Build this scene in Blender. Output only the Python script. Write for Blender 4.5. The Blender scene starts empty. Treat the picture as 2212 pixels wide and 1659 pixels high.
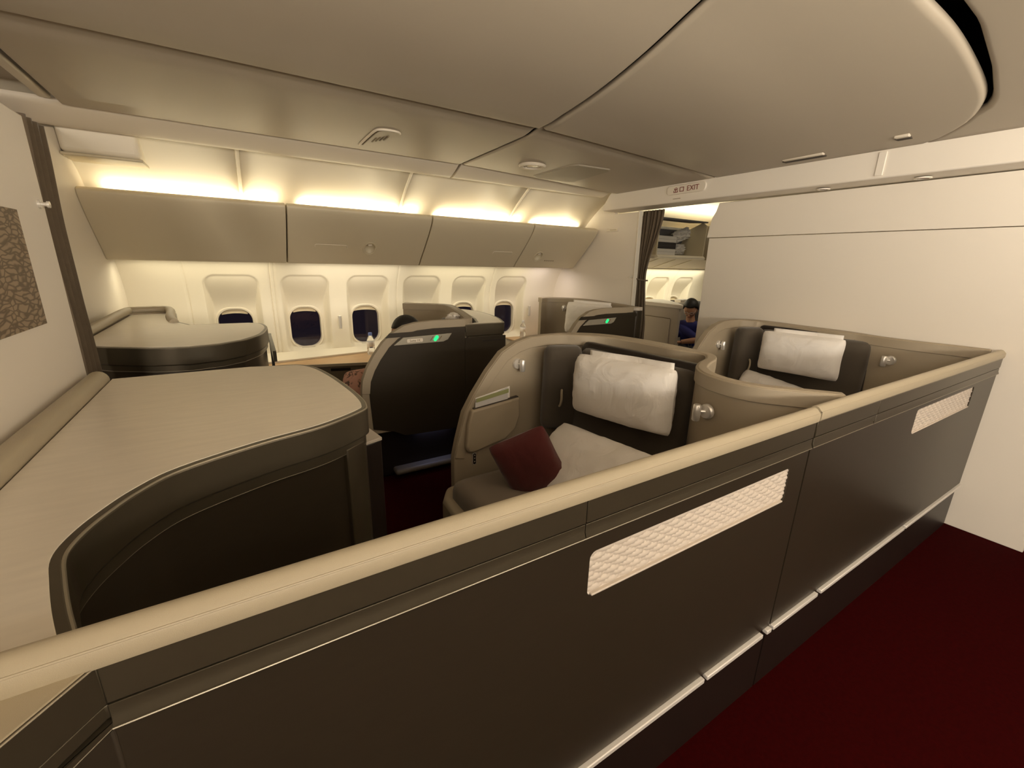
import bpy, bmesh, math, random
from mathutils import Vector, Matrix, noise
random.seed(7)
sc = bpy.context.scene
COL = sc.collection
R = math.radians

# ------------------------------------------------------------------ camera
H = 1.55
yaw, pit, rol = R(31.98), R(15.72), R(1.424)
f_ = Vector((math.sin(yaw)*math.cos(pit), math.cos(yaw)*math.cos(pit), -math.sin(pit)))
r_ = Vector((math.cos(yaw), -math.sin(yaw), 0))
u_ = r_.cross(f_)
rr = r_*math.cos(rol) + u_*math.sin(rol)
uu = -r_*math.sin(rol) + u_*math.cos(rol)
cam_d = bpy.data.cameras.new('camera')
cam_d.sensor_width = 36
cam_d.lens = 929.5/2212*36
cam_d.clip_start = 0.02
cam = bpy.data.objects.new('camera', cam_d)
cam.matrix_world = Matrix(((rr.x, uu.x, -f_.x, 0), (rr.y, uu.y, -f_.y, 0), (rr.z, uu.z, -f_.z, H), (0, 0, 0, 1)))
COL.objects.link(cam)
sc.camera = cam

# ------------------------------------------------------------------ world, exposure
w = bpy.data.worlds.new('world'); sc.world = w; w.use_nodes = True
w.node_tree.nodes['Background'].inputs[0].default_value = (0.013, 0.010, 0.013, 1)
w.node_tree.nodes['Background'].inputs[1].default_value = 1.0
vs = sc.view_settings
vs.view_transform = 'Standard'; vs.look = 'None'; vs.gamma = 1; vs.use_curve_mapping = False
vs.exposure = 0.32
sc.cycles.max_bounces = 8
sc.cycles.diffuse_bounces = 6
sc.cycles.sample_clamp_indirect = 4

# ------------------------------------------------------------------ lamps of the cabin
def area(name, loc, size, direction, power, col, spread=180):
    d = bpy.data.lights.new(name, 'AREA'); d.shape = 'RECTANGLE'; d.size, d.size_y = size
    d.energy = power; d.color = col; d.spread = R(spread)
    o = bpy.data.objects.new(name, d); COL.objects.link(o); o.location = loc
    dv = Vector(direction).normalized()
    z = -dv; x = Vector((1, 0, 0)) if abs(dv.x) < .9 else Vector((0, 1, 0))
    y = z.cross(x).normalized(); x = y.cross(z)
    o.rotation_euler = Matrix((x, y, z)).transposed().to_euler()
    return o
WARM = (1.0, 0.88, 0.60)
WARM2 = (1.0, 0.90, 0.68)
NEAR = (1.0, 0.90, 0.75)
PINK = (1.0, 0.86, 0.84)
# cove strips on top of the window-side bins (one per bin)
for x0, x1 in ((-.70, .30), (.50, 1.50), (1.72, 2.68), (2.86, 3.56)):
    area('cove_lamp', ((x0+x1)/2, 4.27, 1.962), (x1-x0, .03), (0, .15, 1), 2.9*(x1-x0), WARM)
# strips under the bins washing the window wall
for x0, x1, c in ((-.72, .30, WARM), (.46, 1.52, WARM2), (1.68, 2.68, WARM), (2.82, 3.14, WARM), (3.18, 3.46, PINK)):
    area('sidewall_lamp', ((x0+x1)/2, 4.56, 1.49), (x1-x0, .05), (0, .12, -1), 3.3*(x1-x0), c)
# the same fittings on the aisle side behind the camera
for x0, x1, p in ((-.6, .5, 8), (.7, 1.9, 21), (2.1, 3.4, 26)):
    area('cove_lamp', ((x0+x1)/2, -1.05, 2.02), (x1-x0, .10), (0, .60, 1), p*(x1-x0), NEAR)
for x0, x1, p in ((-.6, .6, 14), (.9, 2.0, 14), (2.0, 3.0, 6)):
    area('sidewall_lamp', ((x0+x1)/2, -1.55, 1.52), (x1-x0, .16), (.45, 1, .12), p*(x1-x0), NEAR)
# forward galley light spilling past the curtain of the near aisle
area('galley_lamp', (-2.0, -.75, 1.9), (.8, .8), (1, .28, -.02), 62.0, (1.0, .88, .74))
# next cabin
area('next_cabin_lamp', (5.4, 4.3, 2.22), (2.4, .05), (0, .1, 1), 9, (1, .88, .60))
area('next_cabin_sidewall_lamp', (5.4, 4.60, 1.50), (2.6, .05), (0, .1, -1), 12, (1, .92, .68))
area('next_cabin_ceiling_lamp', (5.2, 2.6, 2.38), (1.4, .8), (0, .4, -1), 7, (1, .88, .66))
# foot-well lamp of the window suite
area('foot_lamp', (1.12, 2.90, .335), (.25, .04), (0, .25, -1), .15, (.45, .55, 1.0))

# ------------------------------------------------------------------ materials
def mat(name, col, rough=.6, metal=0., noise_amt=0., noise_scale=20., bump=0., bump_scale=200., spec=.5, stretch=None, sheen=0., coat=0.):
    m = bpy.data.materials.new(name); m.use_nodes = True
    nt = m.node_tree; N = nt.nodes; L = nt.links; b = N['Principled BSDF']
    c = (*col, 1)
    b.inputs['Base Color'].default_value = c
    b.inputs['Roughness'].default_value = rough
    b.inputs['Metallic'].default_value = metal
    b.inputs['Specular IOR Level'].default_value = spec
    b.inputs['Sheen Weight'].default_value = sheen
    b.inputs['Coat Weight'].default_value = coat
    if noise_amt or bump:
        tc = N.new('ShaderNodeTexCoord'); mp = N.new('ShaderNodeMapping')
        L.new(tc.outputs['Object'], mp.inputs[0])
        if stretch: mp.inputs['Scale'].default_value = stretch
    if noise_amt:
        nz = N.new('ShaderNodeTexNoise'); nz.inputs['Scale'].default_value = noise_scale; nz.inputs['Detail'].default_value = 4
        L.new(mp.outputs[0], nz.inputs['Vector'])
        mx = N.new('ShaderNodeMix'); mx.data_type = 'RGBA'
        mx.inputs[6].default_value = tuple(max(0, v*(1-noise_amt)) for v in col)+(1,)
        mx.inputs[7].default_value = tuple(min(1, v*(1+noise_amt)) for v in col)+(1,)
        L.new(nz.outputs[0], mx.inputs[0]); L.new(mx.outputs[2], b.inputs['Base Color'])
    if bump:
        nb = N.new('ShaderNodeTexNoise'); nb.inputs['Scale'].default_value = bump_scale; nb.inputs['Detail'].default_value = 3
        L.new(mp.outputs[0], nb.inputs['Vector'])
        bp = N.new('ShaderNodeBump'); bp.inputs['Strength'].default_value = bump; bp.inputs['Distance'].default_value = .002
        L.new(nb.outputs[0], bp.inputs['Height']); L.new(bp.outputs[0], b.inputs['Normal'])
    return m
def emit(name, col, s):
    m = bpy.data.materials.new(name); m.use_nodes = True
    b = m.node_tree.nodes['Principled BSDF']
    b.inputs['Base Color'].default_value = (*col, 1)
    b.inputs['Emission Color'].default_value = (*col, 1); b.inputs['Emission Strength'].default_value = s
    return m
M = dict(
    wall=mat('bulkhead_laminate', (.82, .76, .67), .5, bump=.05, bump_scale=400),
    side=mat('sidewall_plastic', (.80, .74, .62), .45),
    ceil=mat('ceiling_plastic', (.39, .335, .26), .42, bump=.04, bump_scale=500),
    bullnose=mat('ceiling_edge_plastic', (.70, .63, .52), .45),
    bin=mat('bin_plastic', (.58, .51, .37), .45),
    leather=mat('tan_leather', (.36, .30, .215), .5, bump=.25, bump_scale=900, noise_amt=.04, noise_scale=6),
    capl=mat('cream_leather', (.42, .36, .255), .42, bump=.2, bump_scale=900),
    dark=mat('bronze_laminate', (.040, .031, .020), .36, metal=.3, noise_amt=.10, noise_scale=14, stretch=(1, 1, 6)),
    band=mat('bronze_band', (.078, .064, .042), .33, metal=.5, noise_amt=.06, noise_scale=30),
    vdark=mat('dark_plastic', (.014, .009, .007), .4),
    gap=mat('shadow_gap_brown', (.06, .048, .036), .9),
    top=mat('brushed_console_top', (.72, .66, .56), .30, metal=.15, noise_amt=.10, noise_scale=9, stretch=(1, 6, 1)),
    seat=mat('taupe_fabric', (.064, .050, .034), .85, bump=.5, bump_scale=700, sheen=.3, noise_amt=.08, noise_scale=50),
    seat2=mat('taupe_cushion', (.17, .135, .10), .8, bump=.4, bump_scale=700, sheen=.2),
    white=mat('white_cotton', (.88, .84, .79), .85, bump=.25, bump_scale=500, sheen=.2),
    red=mat('maroon_fabric', (.080, .003, .002), .8, bump=.4, bump_scale=600, sheen=.25),
    carpet=mat('maroon_carpet', (.027, .0002, .0002), .95, spec=.05, bump=.8, bump_scale=260, noise_amt=.35, noise_scale=60),
    silver=mat('satin_silver', (.86, .83, .78), .32, metal=.65),
    vent=mat('white_vent_plastic', (.60, .53, .46), .4),
    strip=mat('silver_strip', (.86, .82, .77), .45, metal=.3),
    wood=mat('light_wood', (.50, .33, .18), .4, noise_amt=.22, noise_scale=5, stretch=(1, 14, 14)),
    curtain=mat('brown_curtain', (.115, .082, .048), .8, bump=.3, bump_scale=300, sheen=.3, noise_amt=.2, noise_scale=25),
    hair=mat('black_hair', (.012, .010, .009), .5, bump=.8, bump_scale=120),
    skin=mat('skin', (.50, .27, .17), .5),
    blue=mat('blue_shirt', (.02, .022, .16), .8),
    greyc=mat('grey_cloth', (.10, .10, .11), .85),
    shade=mat('window_shade_cream', (.72, .62, .44), .5),
    printt=mat('sign_print_red', (.22, .05, .04), .6),
    printg=mat('sign_print_brown', (.20, .15, .09), .6),
    sign=mat('sign_plate', (.80, .73, .62), .4),
    label=mat('label_plate', (.42, .385, .31), .35, metal=.4),
    amber=mat('lamp_lens_brown', (.16, .09, .045), .25),
    panelg=mat('mask_panel', (.36, .32, .245), .55),
    brz_hi=mat('bronze_highlight_line', (.30, .265, .20), .35, metal=.5),  # paler bronze for edge highlights drawn as thin tubes
    clear=None, green=emit('green_led', (.01, .80, .22), .9),
    white2=mat('white_box_card', (.62, .60, .58), .7), black=mat('black_band_card', (.02, .017, .02), .6),
    cab=mat('cabinet_laminate', (.50, .44, .37), .5),
)
def crease(m, scale, dist):
    nt = m.node_tree; N = nt.nodes; L = nt.links; b = N['Principled BSDF']
    tc = N.new('ShaderNodeTexCoord'); nz = N.new('ShaderNodeTexNoise'); nz.inputs['Scale'].default_value = scale; nz.inputs['Detail'].default_value = 3; nz.inputs['Distortion'].default_value = 1.6
    L.new(tc.outputs['Object'], nz.inputs['Vector'])
    cr = N.new('ShaderNodeValToRGB'); cr.color_ramp.elements[0].position = .42; cr.color_ramp.elements[1].position = .62
    L.new(nz.outputs[0], cr.inputs[0])
    bp = N.new('ShaderNodeBump'); bp.inputs['Strength'].default_value = .2; bp.inputs['Distance'].default_value = dist
    L.new(cr.outputs[0], bp.inputs['Height'])
    old = b.inputs['Normal'].links[0].from_node if b.inputs['Normal'].links else None
    if old: L.new(bp.outputs[0], old.inputs['Normal'])
    else: L.new(bp.outputs[0], b.inputs['Normal'])
crease(M['white'], 6.5, .012); crease(M['red'], 5.0, .006)
def glass(name, col, rough=.02, alpha=1.):
    m = bpy.data.materials.new(name); m.use_nodes = True
    b = m.node_tree.nodes['Principled BSDF']
    b.inputs['Base Color'].default_value = (*col, 1); b.inputs['Roughness'].default_value = rough
    b.inputs['Transmission Weight'].default_value = 1; b.inputs['IOR'].default_value = 1.45
    return m
M['clear'] = glass('clear_plastic', (.95, .96, .97), .03)
M['pane'] = glass('window_glass', (.55, .5, .62), .02)

def floral():
    m = mat('pink_twig_print', (.55, .27, .20), .85)
    nt = m.node_tree; N = nt.nodes; L = nt.links; b = N['Principled BSDF']
    tc = N.new('ShaderNodeTexCoord'); v = N.new('ShaderNodeTexNoise'); v.inputs['Scale'].default_value = 22; v.inputs['Detail'].default_value = 6; v.inputs['Distortion'].default_value = 1.2
    L.new(tc.outputs['Object'], v.inputs['Vector'])
    cr = N.new('ShaderNodeValToRGB'); e = cr.color_ramp.elements
    e[0].position = .36; e[0].color = (.10, .07, .05, 1); e[1].position = .44; e[1].color = (.60, .33, .25, 1)
    L.new(v.outputs[0], cr.inputs[0]); L.new(cr.outputs[0], b.inputs['Base Color'])
    return m
M['floral'] = floral()
def art():
    m = mat('leaf_artwork', (.4, .3, .22), .55)
    nt = m.node_tree; N = nt.nodes; L = nt.links; b = N['Principled BSDF']
    tc = N.new('ShaderNodeTexCoord')
    wn = N.new('ShaderNodeTexNoise'); wn.inputs['Scale'].default_value = 9
    L.new(tc.outputs['Object'], wn.inputs['Vector'])
    mp = N.new('ShaderNodeMapping'); mp.inputs['Rotation'].default_value = (R(28), 0, 0); mp.inputs['Scale'].default_value = (1, 22, 75)
    L.new(tc.outputs['Object'], mp.inputs[0])
    ad = N.new('ShaderNodeVectorMath'); ad.operation = 'MULTIPLY_ADD'; ad.inputs[1].default_value = (3.2, 3.2, 3.2)
    L.new(wn.outputs['Color'], ad.inputs[0]); L.new(mp.outputs[0], ad.inputs[2])
    vo = N.new('ShaderNodeTexVoronoi'); vo.feature = 'DISTANCE_TO_EDGE'; vo.inputs['Scale'].default_value = 1.0
    L.new(ad.outputs[0], vo.inputs['Vector'])
    cr = N.new('ShaderNodeValToRGB'); e = cr.color_ramp.elements
    e[0].position = .05; e[0].color = (.115, .078, .048, 1); e[1].position = .2; e[1].color = (.30, .225, .15, 1)
    L.new(vo.outputs['Distance'], cr.inputs[0])
    # a lighter drift of leaves across the middle
    n2 = N.new('ShaderNodeTexNoise'); n2.inputs['Scale'].default_value = 7; L.new(tc.outputs['Object'], n2.inputs['Vector'])
    sp = N.new('ShaderNodeSeparateXYZ'); L.new(tc.outputs['Object'], sp.inputs[0])
    a1 = N.new('ShaderNodeMath'); a1.operation = 'SUBTRACT'; a1.inputs[1].default_value = 1.535; L.new(sp.outputs[2], a1.inputs[0])
    a2 = N.new('ShaderNodeMath'); a2.operation = 'ABSOLUTE'; L.new(a1.outputs[0], a2.inputs[0])
    a3 = N.new('ShaderNodeMapRange'); a3.inputs[1].default_value = .035; a3.inputs[2].default_value = .0; L.new(a2.outputs[0], a3.inputs[0])
    a4 = N.new('ShaderNodeMath'); a4.operation = 'MULTIPLY'; L.new(a3.outputs[0], a4.inputs[0]); L.new(cr.outputs[0], a4.inputs[1])
    a5 = N.new('ShaderNodeMath'); a5.operation = 'MULTIPLY'; a5.inputs[1].default_value = 2.6; L.new(a4.outputs[0], a5.inputs[0])
    mx = N.new('ShaderNodeMix'); mx.data_type = 'RGBA'; mx.inputs[7].default_value = (.85, .78, .66, 1); mx.clamp_factor = True
    L.new(a5.outputs[0], mx.inputs[0]); L.new(cr.outputs[0], mx.inputs[6]); L.new(mx.outputs[2], b.inputs['Base Color'])
    return m
M['art'] = art()

# ------------------------------------------------------------------ helpers
def tag(o, label=None, cat=None, group=None, kind=None):
    if label: o['label'] = label
    if cat: o['category'] = cat
    if group: o['group'] = group
    if kind: o['kind'] = kind
    return o
def thing(name, label, cat, loc=(0, 0, 0), group=None, kind=None):
    o = bpy.data.objects.new(name, None); o.empty_display_size = .05
    COL.objects.link(o); o.location = loc
    return tag(o, label, cat, group, kind)
def wloc(p):
    v = Vector(p.location)
    while p.parent: p = p.parent; v += Vector(p.location)
    return v
def obj(name, verts, faces, m, parent=None, bevel=0, seg=2, smooth=True, sub=0, recalc=True, angle=35, mats=None, fmat=None):
    me = bpy.data.meshes.new(name)
    off = wloc(parent) if parent else Vector((0, 0, 0))
    me.from_pydata([tuple(Vector(v)-off) for v in verts], [], faces)
    if recalc:
        bm = bmesh.new(); bm.from_mesh(me); bmesh.ops.recalc_face_normals(bm, faces=bm.faces); bm.to_mesh(me); bm.free()
    me.materials.append(m)
    if mats:
        for q in mats: me.materials.append(q)
    if fmat:
        for i, p in enumerate(me.polygons): p.material_index = fmat(p)
    o = bpy.data.objects.new(name, me); COL.objects.link(o)
    if parent: o.parent = parent
    if bevel:
        b = o.modifiers.new('b', 'BEVEL'); b.width = bevel; b.segments = seg; b.limit_method = 'ANGLE'; b.angle_limit = R(angle)
    if sub:
        s = o.modifiers.new('s', 'SUBSURF'); s.levels = sub; s.render_levels = sub
    if smooth:
        for p in me.polygons: p.use_smooth = True
        if not sub: 
            me.set_sharp_from_angle(angle=R(40)) if hasattr(me, 'set_sharp_from_angle') else None
    return o
def box(x0, x1, y0, y1, z0, z1):
    v = [(x, y, z) for z in (z0, z1) for y in (y0, y1) for x in (x0, x1)]
    f = [(0, 1, 3, 2), (4, 6, 7, 5), (0, 4, 5, 1), (1, 5, 7, 3), (3, 7, 6, 2), (2, 6, 4, 0)]
    return v, f
def join(*parts):
    V, F = [], []
    for v, f in parts:
        n = len(V); V += list(v); F += [tuple(i+n for i in q) for q in f]
    return V, F
def prism(poly, a, b, ax='z'):
    """poly: 2-D outline; extruded from a to b along axis ax (z: poly=xy, y: poly=xz, x: poly=yz)"""
    def P(p, t):
        return {'z': (p[0], p[1], t), 'y': (p[0], t, p[1]), 'x': (t, p[0], p[1])}[ax]
    n = len(poly)
    V = [P(p, a) for p in poly]+[P(p, b) for p in poly]
    F = [tuple(range(n)), tuple(range(2*n-1, n-1, -1))]+[(i, (i+1) % n, n+(i+1) % n, n+i) for i in range(n)]
    return V, F
def rrect(cx, cy, hx, hy, r, n=6):
    r = min(r, hx, hy); out = []
    for sx, sy, a0 in ((1, 1, 0), (-1, 1, 90), (-1, -1, 180), (1, -1, 270)):
        for i in range(n+1):
            a = R(a0+90*i/n); out.append((cx+sx*(hx-r)+r*math.cos(a), cy+sy*(hy-r)+r*math.sin(a)))
    return out
def smoothpoly(pts, n=6, closed=False):
    """Catmull-Rom through pts"""
    out = []; N = len(pts)
    rng = range(N) if closed else range(N-1)
    for i in rng:
        if closed: p = [pts[(i+k) % N] for k in (-1, 0, 1, 2)]
        else: p = [pts[max(i-1, 0)], pts[i], pts[i+1], pts[min(i+2, N-1)]]
        for j in range(n):
            t = j/n; q = []
            for d in range(len(pts[0])):
                a, b, c, e = (k[d] for k in p)
                q.append(.5*(2*b+(c-a)*t+(2*a-5*b+4*c-e)*t*t+(3*b-a-3*c+e)*t**3))
            out.append(tuple(q))
    if not closed: out.append(tuple(pts[-1]))
    return out
def interp(x, tab):
    if x <= tab[0][0]: return tab[0][1]
    for (a, va), (b, vb) in zip(tab, tab[1:]):
        if x <= b: return va+(vb-va)*(x-a)/(b-a) if b > a else vb
    return tab[-1][1]
def sstep(a, b, x):
    t = max(0., min(1., (x-a)/(b-a))); return t*t*(3-2*t)
def tube(path, r, n=10, cap=True):
    """round tube along a 3-D path; r number or list"""
    V, F = [], []; P = [Vector(p) for p in path]
    up = None
    for i, p in enumerate(P):
        d = (P[min(i+1, len(P)-1)]-P[max(i-1, 0)]).normalized()
        if up is None: up = Vector((0, 0, 1)) if abs(d.z) < .9 else Vector((1, 0, 0))
        s = d.cross(up).normalized(); up = s.cross(d).normalized()
        rad = r[i] if isinstance(r, (list, tuple)) else r
        for k in range(n):
            a = 2*math.pi*k/n; V.append(p+(s*math.cos(a)+up*math.sin(a))*rad)
    for i in range(len(P)-1):
        for k in range(n): F.append((i*n+k, i*n+(k+1) % n, (i+1)*n+(k+1) % n, (i+1)*n+k))
    if cap: F += [tuple(range(n)), tuple(range(len(V)-1, len(V)-n-1, -1))]
    return V, F
def lathe(c, prof, n=24, axis='z', cap=True):
    """prof [(r, h)] around axis through c"""
    V, F = [], []
    for r, h in prof:
        for k in range(n):
            a = 2*math.pi*k/n; x, y = r*math.cos(a), r*math.sin(a)
            V.append({'z': (c[0]+x, c[1]+y, c[2]+h), 'y': (c[0]+x, c[1]+h, c[2]+y), 'x': (c[0]+h, c[1]+x, c[2]+y)}[axis])
    for i in range(len(prof)-1):
        for k in range(n): F.append((i*n+k, i*n+(k+1) % n, (i+1)*n+(k+1) % n, (i+1)*n+k))
    if cap: F += [tuple(range(n)), tuple(range(len(V)-1, len(V)-n-1, -1))]
    return V, F
def grid(fn, nu, nv, cut=None):
    V = [fn(i/nu, j/nv) for j in range(nv+1) for i in range(nu+1)]
    F = []
    for j in range(nv):
        for i in range(nu):
            if cut and cut((i+.5)/nu, (j+.5)/nv): continue
            a = j*(nu+1)+i; F.append((a, a+1, a+nu+2, a+nu+1))
    return V, F
def frame(o, x, y, z):
    """map local (a,b,c) to world with origin o and axis vectors"""
    o, x, y, z = map(Vector, (o, x, y, z))
    return lambda a, b, c: o+x*a+y*b+z*c
def pillow(fr, w, h, t, nu=28, nv=20, wr=.006, seed=0, flap=0, pw=3.2):
    """puffed cushion in the local frame: a across, b up, c out; corners pulled to points"""
    V, F = [], []
    for side in (1, -1):
        base = len(V)
        for j in range(nv+1):
            for i in range(nu+1):
                u = -1+2*i/nu; v = -1+2*j/nv
                prof = max(0, (1-abs(u)**pw)*(1-abs(v)**pw))**.42
                pin = 1-.05*(1-u*u)*abs(v)**3; pin2 = 1-.05*(1-v*v)*abs(u)**3
                cr_ = 1-(.07 if pw > 2.2 else .2)*(abs(u*v))**(5 if pw > 2.2 else 2); pin *= cr_; pin2 *= cr_
                q = Vector((u*3+seed, v*3, side*.7))
                rad = abs(math.sin(math.atan2(abs(v), abs(u))*7+seed))*(abs(u*v))**.7
                nz = noise.noise(q*1.3)*.6+noise.noise(q*3.1)*.5-rad*.9
                wv = wr*nz*(1.4 if prof > .05 else .3)
                V.append(fr(u*w/2*pin2, v*h/2*pin, side*(prof*t/2)+wv*(1 if side > 0 else -1)))
        for j in range(nv):
            for i in range(nu):
                a = base+j*(nu+1)+i; F.append((a, a+1, a+nu+2, a+nu+1))
    o = (nu+1)*(nv+1)
    ring = [i for i in range(nu+1)]+[j*(nu+1)+nu for j in range(1, nv+1)]+[nv*(nu+1)+i for i in range(nu-1, -1, -1)]+[j*(nu+1) for j in range(nv-1, 0, -1)]
    for k in range(len(ring)):
        a, b = ring[k], ring[(k+1) % len(ring)]; F.append((a, b, b+o, a+o))
    return V, F
def rbox(fr, w, h, t, r=.04, n=4, puff=.0):
    """rounded, slightly puffed upholstery block in local frame; front bulges"""
    V, F = [], []
    def ax(L, k=8):
        return [-L/2+L*i/k for i in range(k+1)]
    nu, nv = 16, 16
    for side in (1, -1):
        base = len(V)
        for j in range(nv+1):
            for i in range(nu+1):
                u = -1+2*i/nu; v = -1+2*j/nv
                uu_ = math.copysign(abs(math.sin(u*math.pi/2)), u); vv = math.copysign(abs(math.sin(v*math.pi/2)), v)
                x, y = uu_*w/2, vv*h/2
                dx = max(0, abs(x)-(w/2-r)); dy = max(0, abs(y)-(h/2-r)); d = min(r, math.hypot(dx, dy))
                if dx > 0 and dy > 0 and math.hypot(dx, dy) > r:
                    s = r/math.hypot(dx, dy); x = math.copysign(w/2-r+dx*s, x); y = math.copysign(h/2-r+dy*s, y)
                z = t/2-r+math.sqrt(max(0, r*r-d*d))
                z += puff*(1-u*u)*(1-v*v)*(side > 0)
                V.append(fr(x, y, side*z))
        for j in range(nv):
            for i in range(nu):
                a = base+j*(nu+1)+i; F.append((a, a+1, a+nu+2, a+nu+1))
    o = (nu+1)*(nv+1)
    ring = [i for i in range(nu+1)]+[j*(nu+1)+nu for j in range(1, nv+1)]+[nv*(nu+1)+i for i in range(nu-1, -1, -1)]+[j*(nu+1) for j in range(nv-1, 0, -1)]
    for k in range(len(ring)):
        a, b = ring[k], ring[(k+1) % len(ring)]; F.append((a, b, b+o, a+o))
    return V, F
def text(name, s, fr_o, xdir, ydir, size, m, parent):
    cu = bpy.data.curves.new(name, 'FONT'); cu.body = s; cu.size = size; cu.extrude = .0006
    cu.materials.append(m)
    o = bpy.data.objects.new(name, cu); COL.objects.link(o)
    x = Vector(xdir).normalized(); y = Vector(ydir).normalized(); z = x.cross(y)
    mt = Matrix((x, y, z)).transposed().to_4x4(); mt.translation = Vector(fr_o)-(wloc(parent) if parent else Vector())
    dg = bpy.context.evaluated_depsgraph_get(); dg.update()
    me = bpy.data.meshes.new_from_object(o.evaluated_get(dg)); me.transform(mt)
    bpy.data.objects.remove(o); bpy.data.curves.remove(cu)
    me.materials.clear(); me.materials.append(m)
    o = bpy.data.objects.new(name, me); COL.objects.link(o)
    if parent: o.parent = parent
    return o
def carve(o, vf):
    """cut a closed shape out of o for good"""
    off = wloc(o)
    c = bpy.data.meshes.new('cut'); c.from_pydata([tuple(Vector(v)) for v in vf[0]], [], vf[1])
    bm = bmesh.new(); bm.from_mesh(c); bmesh.ops.recalc_face_normals(bm, faces=bm.faces); bm.to_mesh(c); bm.free()
    co = bpy.data.objects.new('cut', c); COL.objects.link(co)
    b = o.modifiers.new('cut', 'BOOLEAN'); b.operation = 'DIFFERENCE'; b.object = co; b.solver = 'EXACT'
    bpy.context.view_layer.update()
    dg = bpy.context.evaluated_depsgraph_get()
    me = bpy.data.meshes.new_from_object(o.evaluated_get(dg))
    o.modifiers.clear(); o.data = me
    bpy.data.objects.remove(co)
    for p in me.polygons: p.use_smooth = True
    me.set_sharp_from_angle(angle=R(35))
def struct(name, vf, m, label=None, parent=None, **k):
    o = obj(name, vf[0], vf[1], m, parent, **k)
    if not parent: tag(o, label, None, None, 'structure')
    return o

# ================================================================== SETTING
struct('floor', box(-2.6, 7.4, -1.9, 5.0, -.05, 0), M['carpet'], 'dark maroon cabin carpet', smooth=False)

# ---- window sidewall with scooped window recesses
WX = [-.066, .553, 1.169, 1.771, 2.370, 2.970]
def sdrr(x, z, cx, cz, hx, hz, r):
    qx, qz = abs(x-cx)-(hx-r), abs(z-cz)-(hz-r)
    return math.hypot(max(qx, 0), max(qz, 0))+min(max(qx, qz), 0)-r
def sidewall(name, label, X0, X1, wxs, joints, Z0=.30, Z1=1.515):
    nu = int((X1-X0)/.0085); nv = int((Z1-Z0)/.0085)
    def fn(u, v):
        x = X0+(X1-X0)*u; z = Z0+(Z1-Z0)*v
        y = 4.87-.62*max(0, z-1.08)**2*1.6
        for cx in wxs:
            if abs(x-cx) > .3: continue
            s = -sdrr(x, z, cx, .985, .226, .402, .105)
            if s > 0:
                D = .014+.106*sstep(1.37, 1.04, z) if z > 1.04 else .12
                D *= sstep(.58, .66, z)
                y += D*sstep(0, .007+.45*D, s)
        for jx in joints:
            y += .012*max(0, 1-abs(x-jx)/.009)
        return (x, y, z)
    def cut(u, v):
        x = X0+(X1-X0)*u; z = Z0+(Z1-Z0)*v
        return any(abs(x-cx) < .2 and sdrr(x, z, cx-.012, .845, .150, .213, .12) < 0 for cx in wxs)
    V, F = grid(fn, nu, nv, cut)
    o = obj(name, V, F, M['side'], recalc=False)
    tag(o, label, None, None, 'structure')
    return o
sidewall('wall_far', 'cream cabin sidewall with scooped window recesses', -.84, 3.70, WX, [.247, .285, 1.478, 2.668, -.41])
WN = [0]
def window(cx, shade_z, dark=True):
    WN[0] += 1
    t = thing('window_%d' % WN[0], None, None, (cx, 4.99, .84), kind='structure')
    px = cx-.012
    # raised oval trim ring and reveal
    def ring(ho, hi, y0, y1, r):
        A = rrect(px, .845, ho[0], ho[1], r[0], 8); B = rrect(px, .845, hi[0], hi[1], r[1], 8); n = len(A)
        V = [(a[0], y0, a[1]) for a in A]+[(a[0], y1, a[1]) for a in B]
        F = [(i, (i+1) % n, n+(i+1) % n, n+i) for i in range(n)]
        return V, F
    n_ = 36
    A = rrect(px, .845, .172, .236, .14, 8); B = rrect(px, .845, .158, .222, .13, 8); C_ = rrect(px, .845, .146, .208, .118, 8); D_ = rrect(px, .845, .140, .202, .112, 8)
    n = len(A)
    V = [(a[0], 4.992, a[1]) for a in A]+[(a[0], 4.980, a[1]) for a in B]+[(a[0], 4.984, a[1]) for a in C_]+[(a[0], 5.045, a[1]) for a in D_]
    F = [(k*n+i, k*n+(i+1) % n, (k+1)*n+(i+1) % n, (k+1)*n+i) for k in range(3) for i in range(n)]
    obj('window_frame', V, F, M['side'], t, recalc=False)
    P = rrect(px, .845, .142, .204, .113, 8)
    V, F = prism(P, 5.030, 5.036, 'y'); obj('pane', V, F, M['pane'], t, smooth=False)
    # pull-down shade, mostly raised
    top = [p for p in rrect(px, .845, .141, .203, .112, 8) if p[1] >= shade_z]
    top = sorted(top, key=lambda p: math.atan2(p[1]-.9, p[0]-px))
    xs = math.sqrt(max(0, 1)); hw = max(abs(p[0]-px) for p in top)
    low = [(px-hw+2*hw*i/10, shade_z+.012*(1-(2*i/10-1)**2)) for i in range(11)]
    V, F = prism(low+top, 5.008, 5.014, 'y'); obj('window_shade', V, F, M['shade'], t, bevel=.002)
    return t
for cx, sz in zip(WX, (1.0, 1.0, .995, .985, .99, .995)): window(cx, sz)
struct('baseboard_far', box(-2.4, 7.2, 4.80, 4.90, 0, .33), M['side'], 'sidewall base panel')
struct('wall_far_forward', box(-2.45, -.835, 4.86, 4.92, .3, 1.56), M['side'], 'sidewall forward of the bulkhead')

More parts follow.
